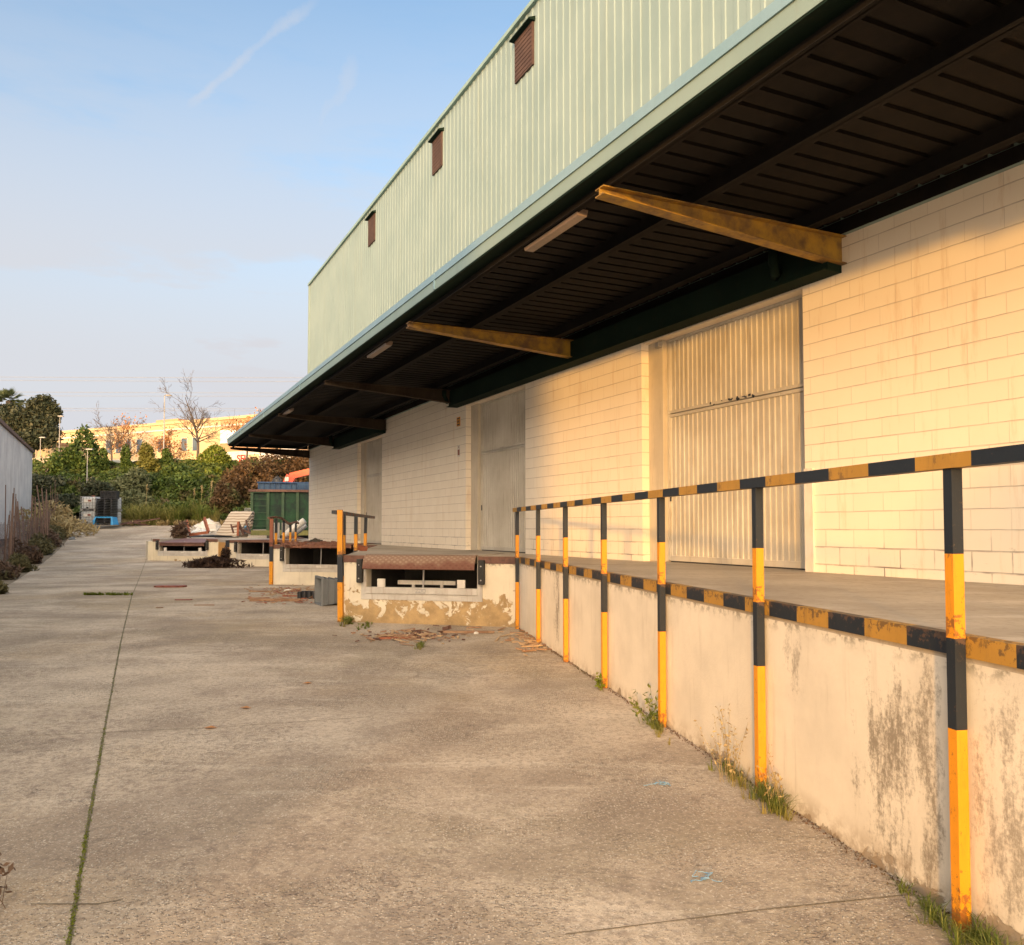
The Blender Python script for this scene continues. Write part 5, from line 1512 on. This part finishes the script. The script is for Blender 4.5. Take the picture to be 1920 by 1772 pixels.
# weeds and grass at the foot of the near wall
def outside(p):
    if p.y < 14.6 and p.x > slx(p.y) - .10:
        r_ = p.x / p.y; y = 2.80 / (r_ + .19); p = Vector((r_ * y, y, G(y)))
    return p
def tuft(x, y, L, n, label, seed, mat=ML_GRASS, w=.0055, spread=.85, Yp=None, name='grass_tuft', bend=.5, wid=.08):
    p = outside(atg(x, y)); rs = random.Random(seed); pts = []
    for _ in range(22): pts.append((p.x - abs(rs.gauss(0, wid * .5)) + rs.uniform(0, .03), p.y + rs.gauss(0, wid * 2.0), p.z + GZ - .01, max(3, int(n / 16 * rs.uniform(.3, 1.6)))))
    return blades(pts, L, w, mat, name, label, 'weed', seed, bend, None, 'weeds at the foot of the dock', spread)
tuft(1895, 1768, .22, 260, 'lush green grass tuft in the bottom right corner', 51)
tuft(1815, 1750, .13, 240, 'yellowish grass around the foot of the nearest post', 52, wid=.12)
tuft(1765, 1712, .14, 130, 'thin grass left of the nearest post', 53)
tuft(1448, 1480, .22, 260, 'green grass tuft at the foot of the second post', 54, wid=.07)
tuft(1385, 1432, .16, 200, 'low grass left of the second post', 55, wid=.12)
tuft(1232, 1345, .14, 200, 'low green weed at the foot of the third post', 56, wid=.10)
tuft(790, 1218, .14, 110, 'lone small grass tuft in the open before the nearest dock face', 57, w=.01)
tuft(656, 1172, .22, 260, 'green weed at the foot of the yellow corner post', 58, w=.012, wid=.12)
tuft(700, 1172, .10, 260, 'flat mossy weed right of the yellow corner post', 59, w=.014, wid=.25, spread=1.2)
tuft(312, 1050, .45, 200, 'small weed left at the furthest dock bay', 60, ML_WEED, .03, 1.0, wid=.2)
def stalks(x, y, n, H, seed, label, mat, head=True, name='dry_weed'):
    p = outside(atg(x, y)); rs = random.Random(seed); mb = MB(); lf = []
    for _ in range(n):
        a = rs.uniform(0, 6.28); t = rs.uniform(.05, .45); h = H * rs.uniform(.5, 1)
        q = Vector((rs.gauss(0, .05), rs.gauss(0, .08), 0)); pts = [q]
        d = Vector((math.cos(a) * t - .12, math.sin(a) * t, 1)).normalized()
        for k in range(6):
            d = (d + Vector((rs.gauss(0, .05), rs.gauss(0, .05), -.02))).normalized(); pts.append(pts[-1] + d * h / 6)
        mb.tube(pts, [.0022 - .0002 * k for k in range(7)], 4)
        for k in range(2, 7):
            for _ in range(3 if head else 2): lf.append(pts[k] + Vector((rs.gauss(0, .012), rs.gauss(0, .012), rs.gauss(0, .02))))
    root = empty(name, (p.x, p.y, p.z + GZ), 0, label, 'weed', 'weeds at the foot of the dock')
    mb.build('stalks', mat, root)
    leaves(lf, .018 if head else .035, MB(), rng=rs, stretch=1.6).build('leaves', mat, root)
stalks(1372, 1425, 16, .55, 1, 'tall dry seeding grass left of the second post', ML_DRY)
stalks(1222, 1338, 12, .35, 2, 'leafy weed with thin stems left of the third post', ML_GRASS, False)
stalks(1455, 1478, 8, .42, 3, 'dry stems rising from the tuft at the second post', ML_DRY)
stalks(1128, 1300, 6, .18, 4, 'tiny yellow-flowered weed near the fourth post', ML_MOSS, False)
stalks(-8, 1712, 6, .22, 5, 'dry reddish twigs at the bottom left edge', ML_WEED, False)
# dark bush before the far bays
c = atg(415, 1066)
bush('dark_weed_bush', [(Vector((c.x - .3, c.y, c.z + .22)), (.75, .4, .34)), (Vector((c.x - 1.0, c.y, c.z + .16)), (.5, .3, .24)), (Vector((c.x + .1, c.y + .2, c.z + .5)), (.22, .2, .5))], 2400, .10, m_leaf('dark_brown_weed', (.035, .022, .02), (.10, .06, .04)), 'dark brown dead bush before the ochre wall of the far bays', 'bush', None, 70, rough=.6, shell=.3, stretch=2.4)
c = aty(338, 995, 41)
bush('dark_weed_bush', [(Vector((c.x, 41, c.z - .1)), (.36, .3, .40))], 420, .13, ML_WEED, 'dry grey-brown bush behind the furthest dock bay', 'bush', None, 71, rough=.6, shell=.1, stretch=4)
# moss in the long joint and grass line
mb = MB(); rs = random.Random(8); pts = []
PJ = [J0] + J[:6]
for a, b, dens in zip(PJ[:-1], PJ[1:], (600, 520, 200, 60, 25, 8)):
    n = int(dens * (b - a).length)
    for _ in range(min(n, 2600)):
        q = a.lerp(b, rs.random()); pts.append((q.x + rs.gauss(0, .008), q.y, G(q.y) + GZ + .004 + abs(rs.gauss(0, .004))))
leaves(pts, .010, mb, rng=rs)
tag(mb.build('joint_moss', ML_MOSS), 'yellow-green moss filling the long pavement joint', 'moss', None, 'stuff')
gp = []
for _ in range(120):
    x = rs.uniform(158, 248); p = atg(x, 1118 + rs.gauss(0, .4)); gp.append((p.x, p.y, G(p.y) + GZ, 6 if x < 190 or x > 235 else 3))
blades(gp, .12, .02, ML_MOSS, 'crack_grass', 'thin line of grass growing in a crack across the yard', 'grass', 61, .5, 'stuff', spread=1.2)
# weeds in the wall foot crack: dirt line
mb = MB(); pts = []
for _ in range(2600):
    y = rs.uniform(2.5, 14.6); p = sy(y) + outS * abs(rs.gauss(.02, .025)); pts.append((p.x, p.y, G(y) + GZ + abs(rs.gauss(0, .006))))
leaves(pts, .016, mb, rng=rs)
tag(mb.build('crevice_litter', ML_WEED), 'dry litter lying in the crevice between yard and dock wall', 'litter', None, 'stuff')
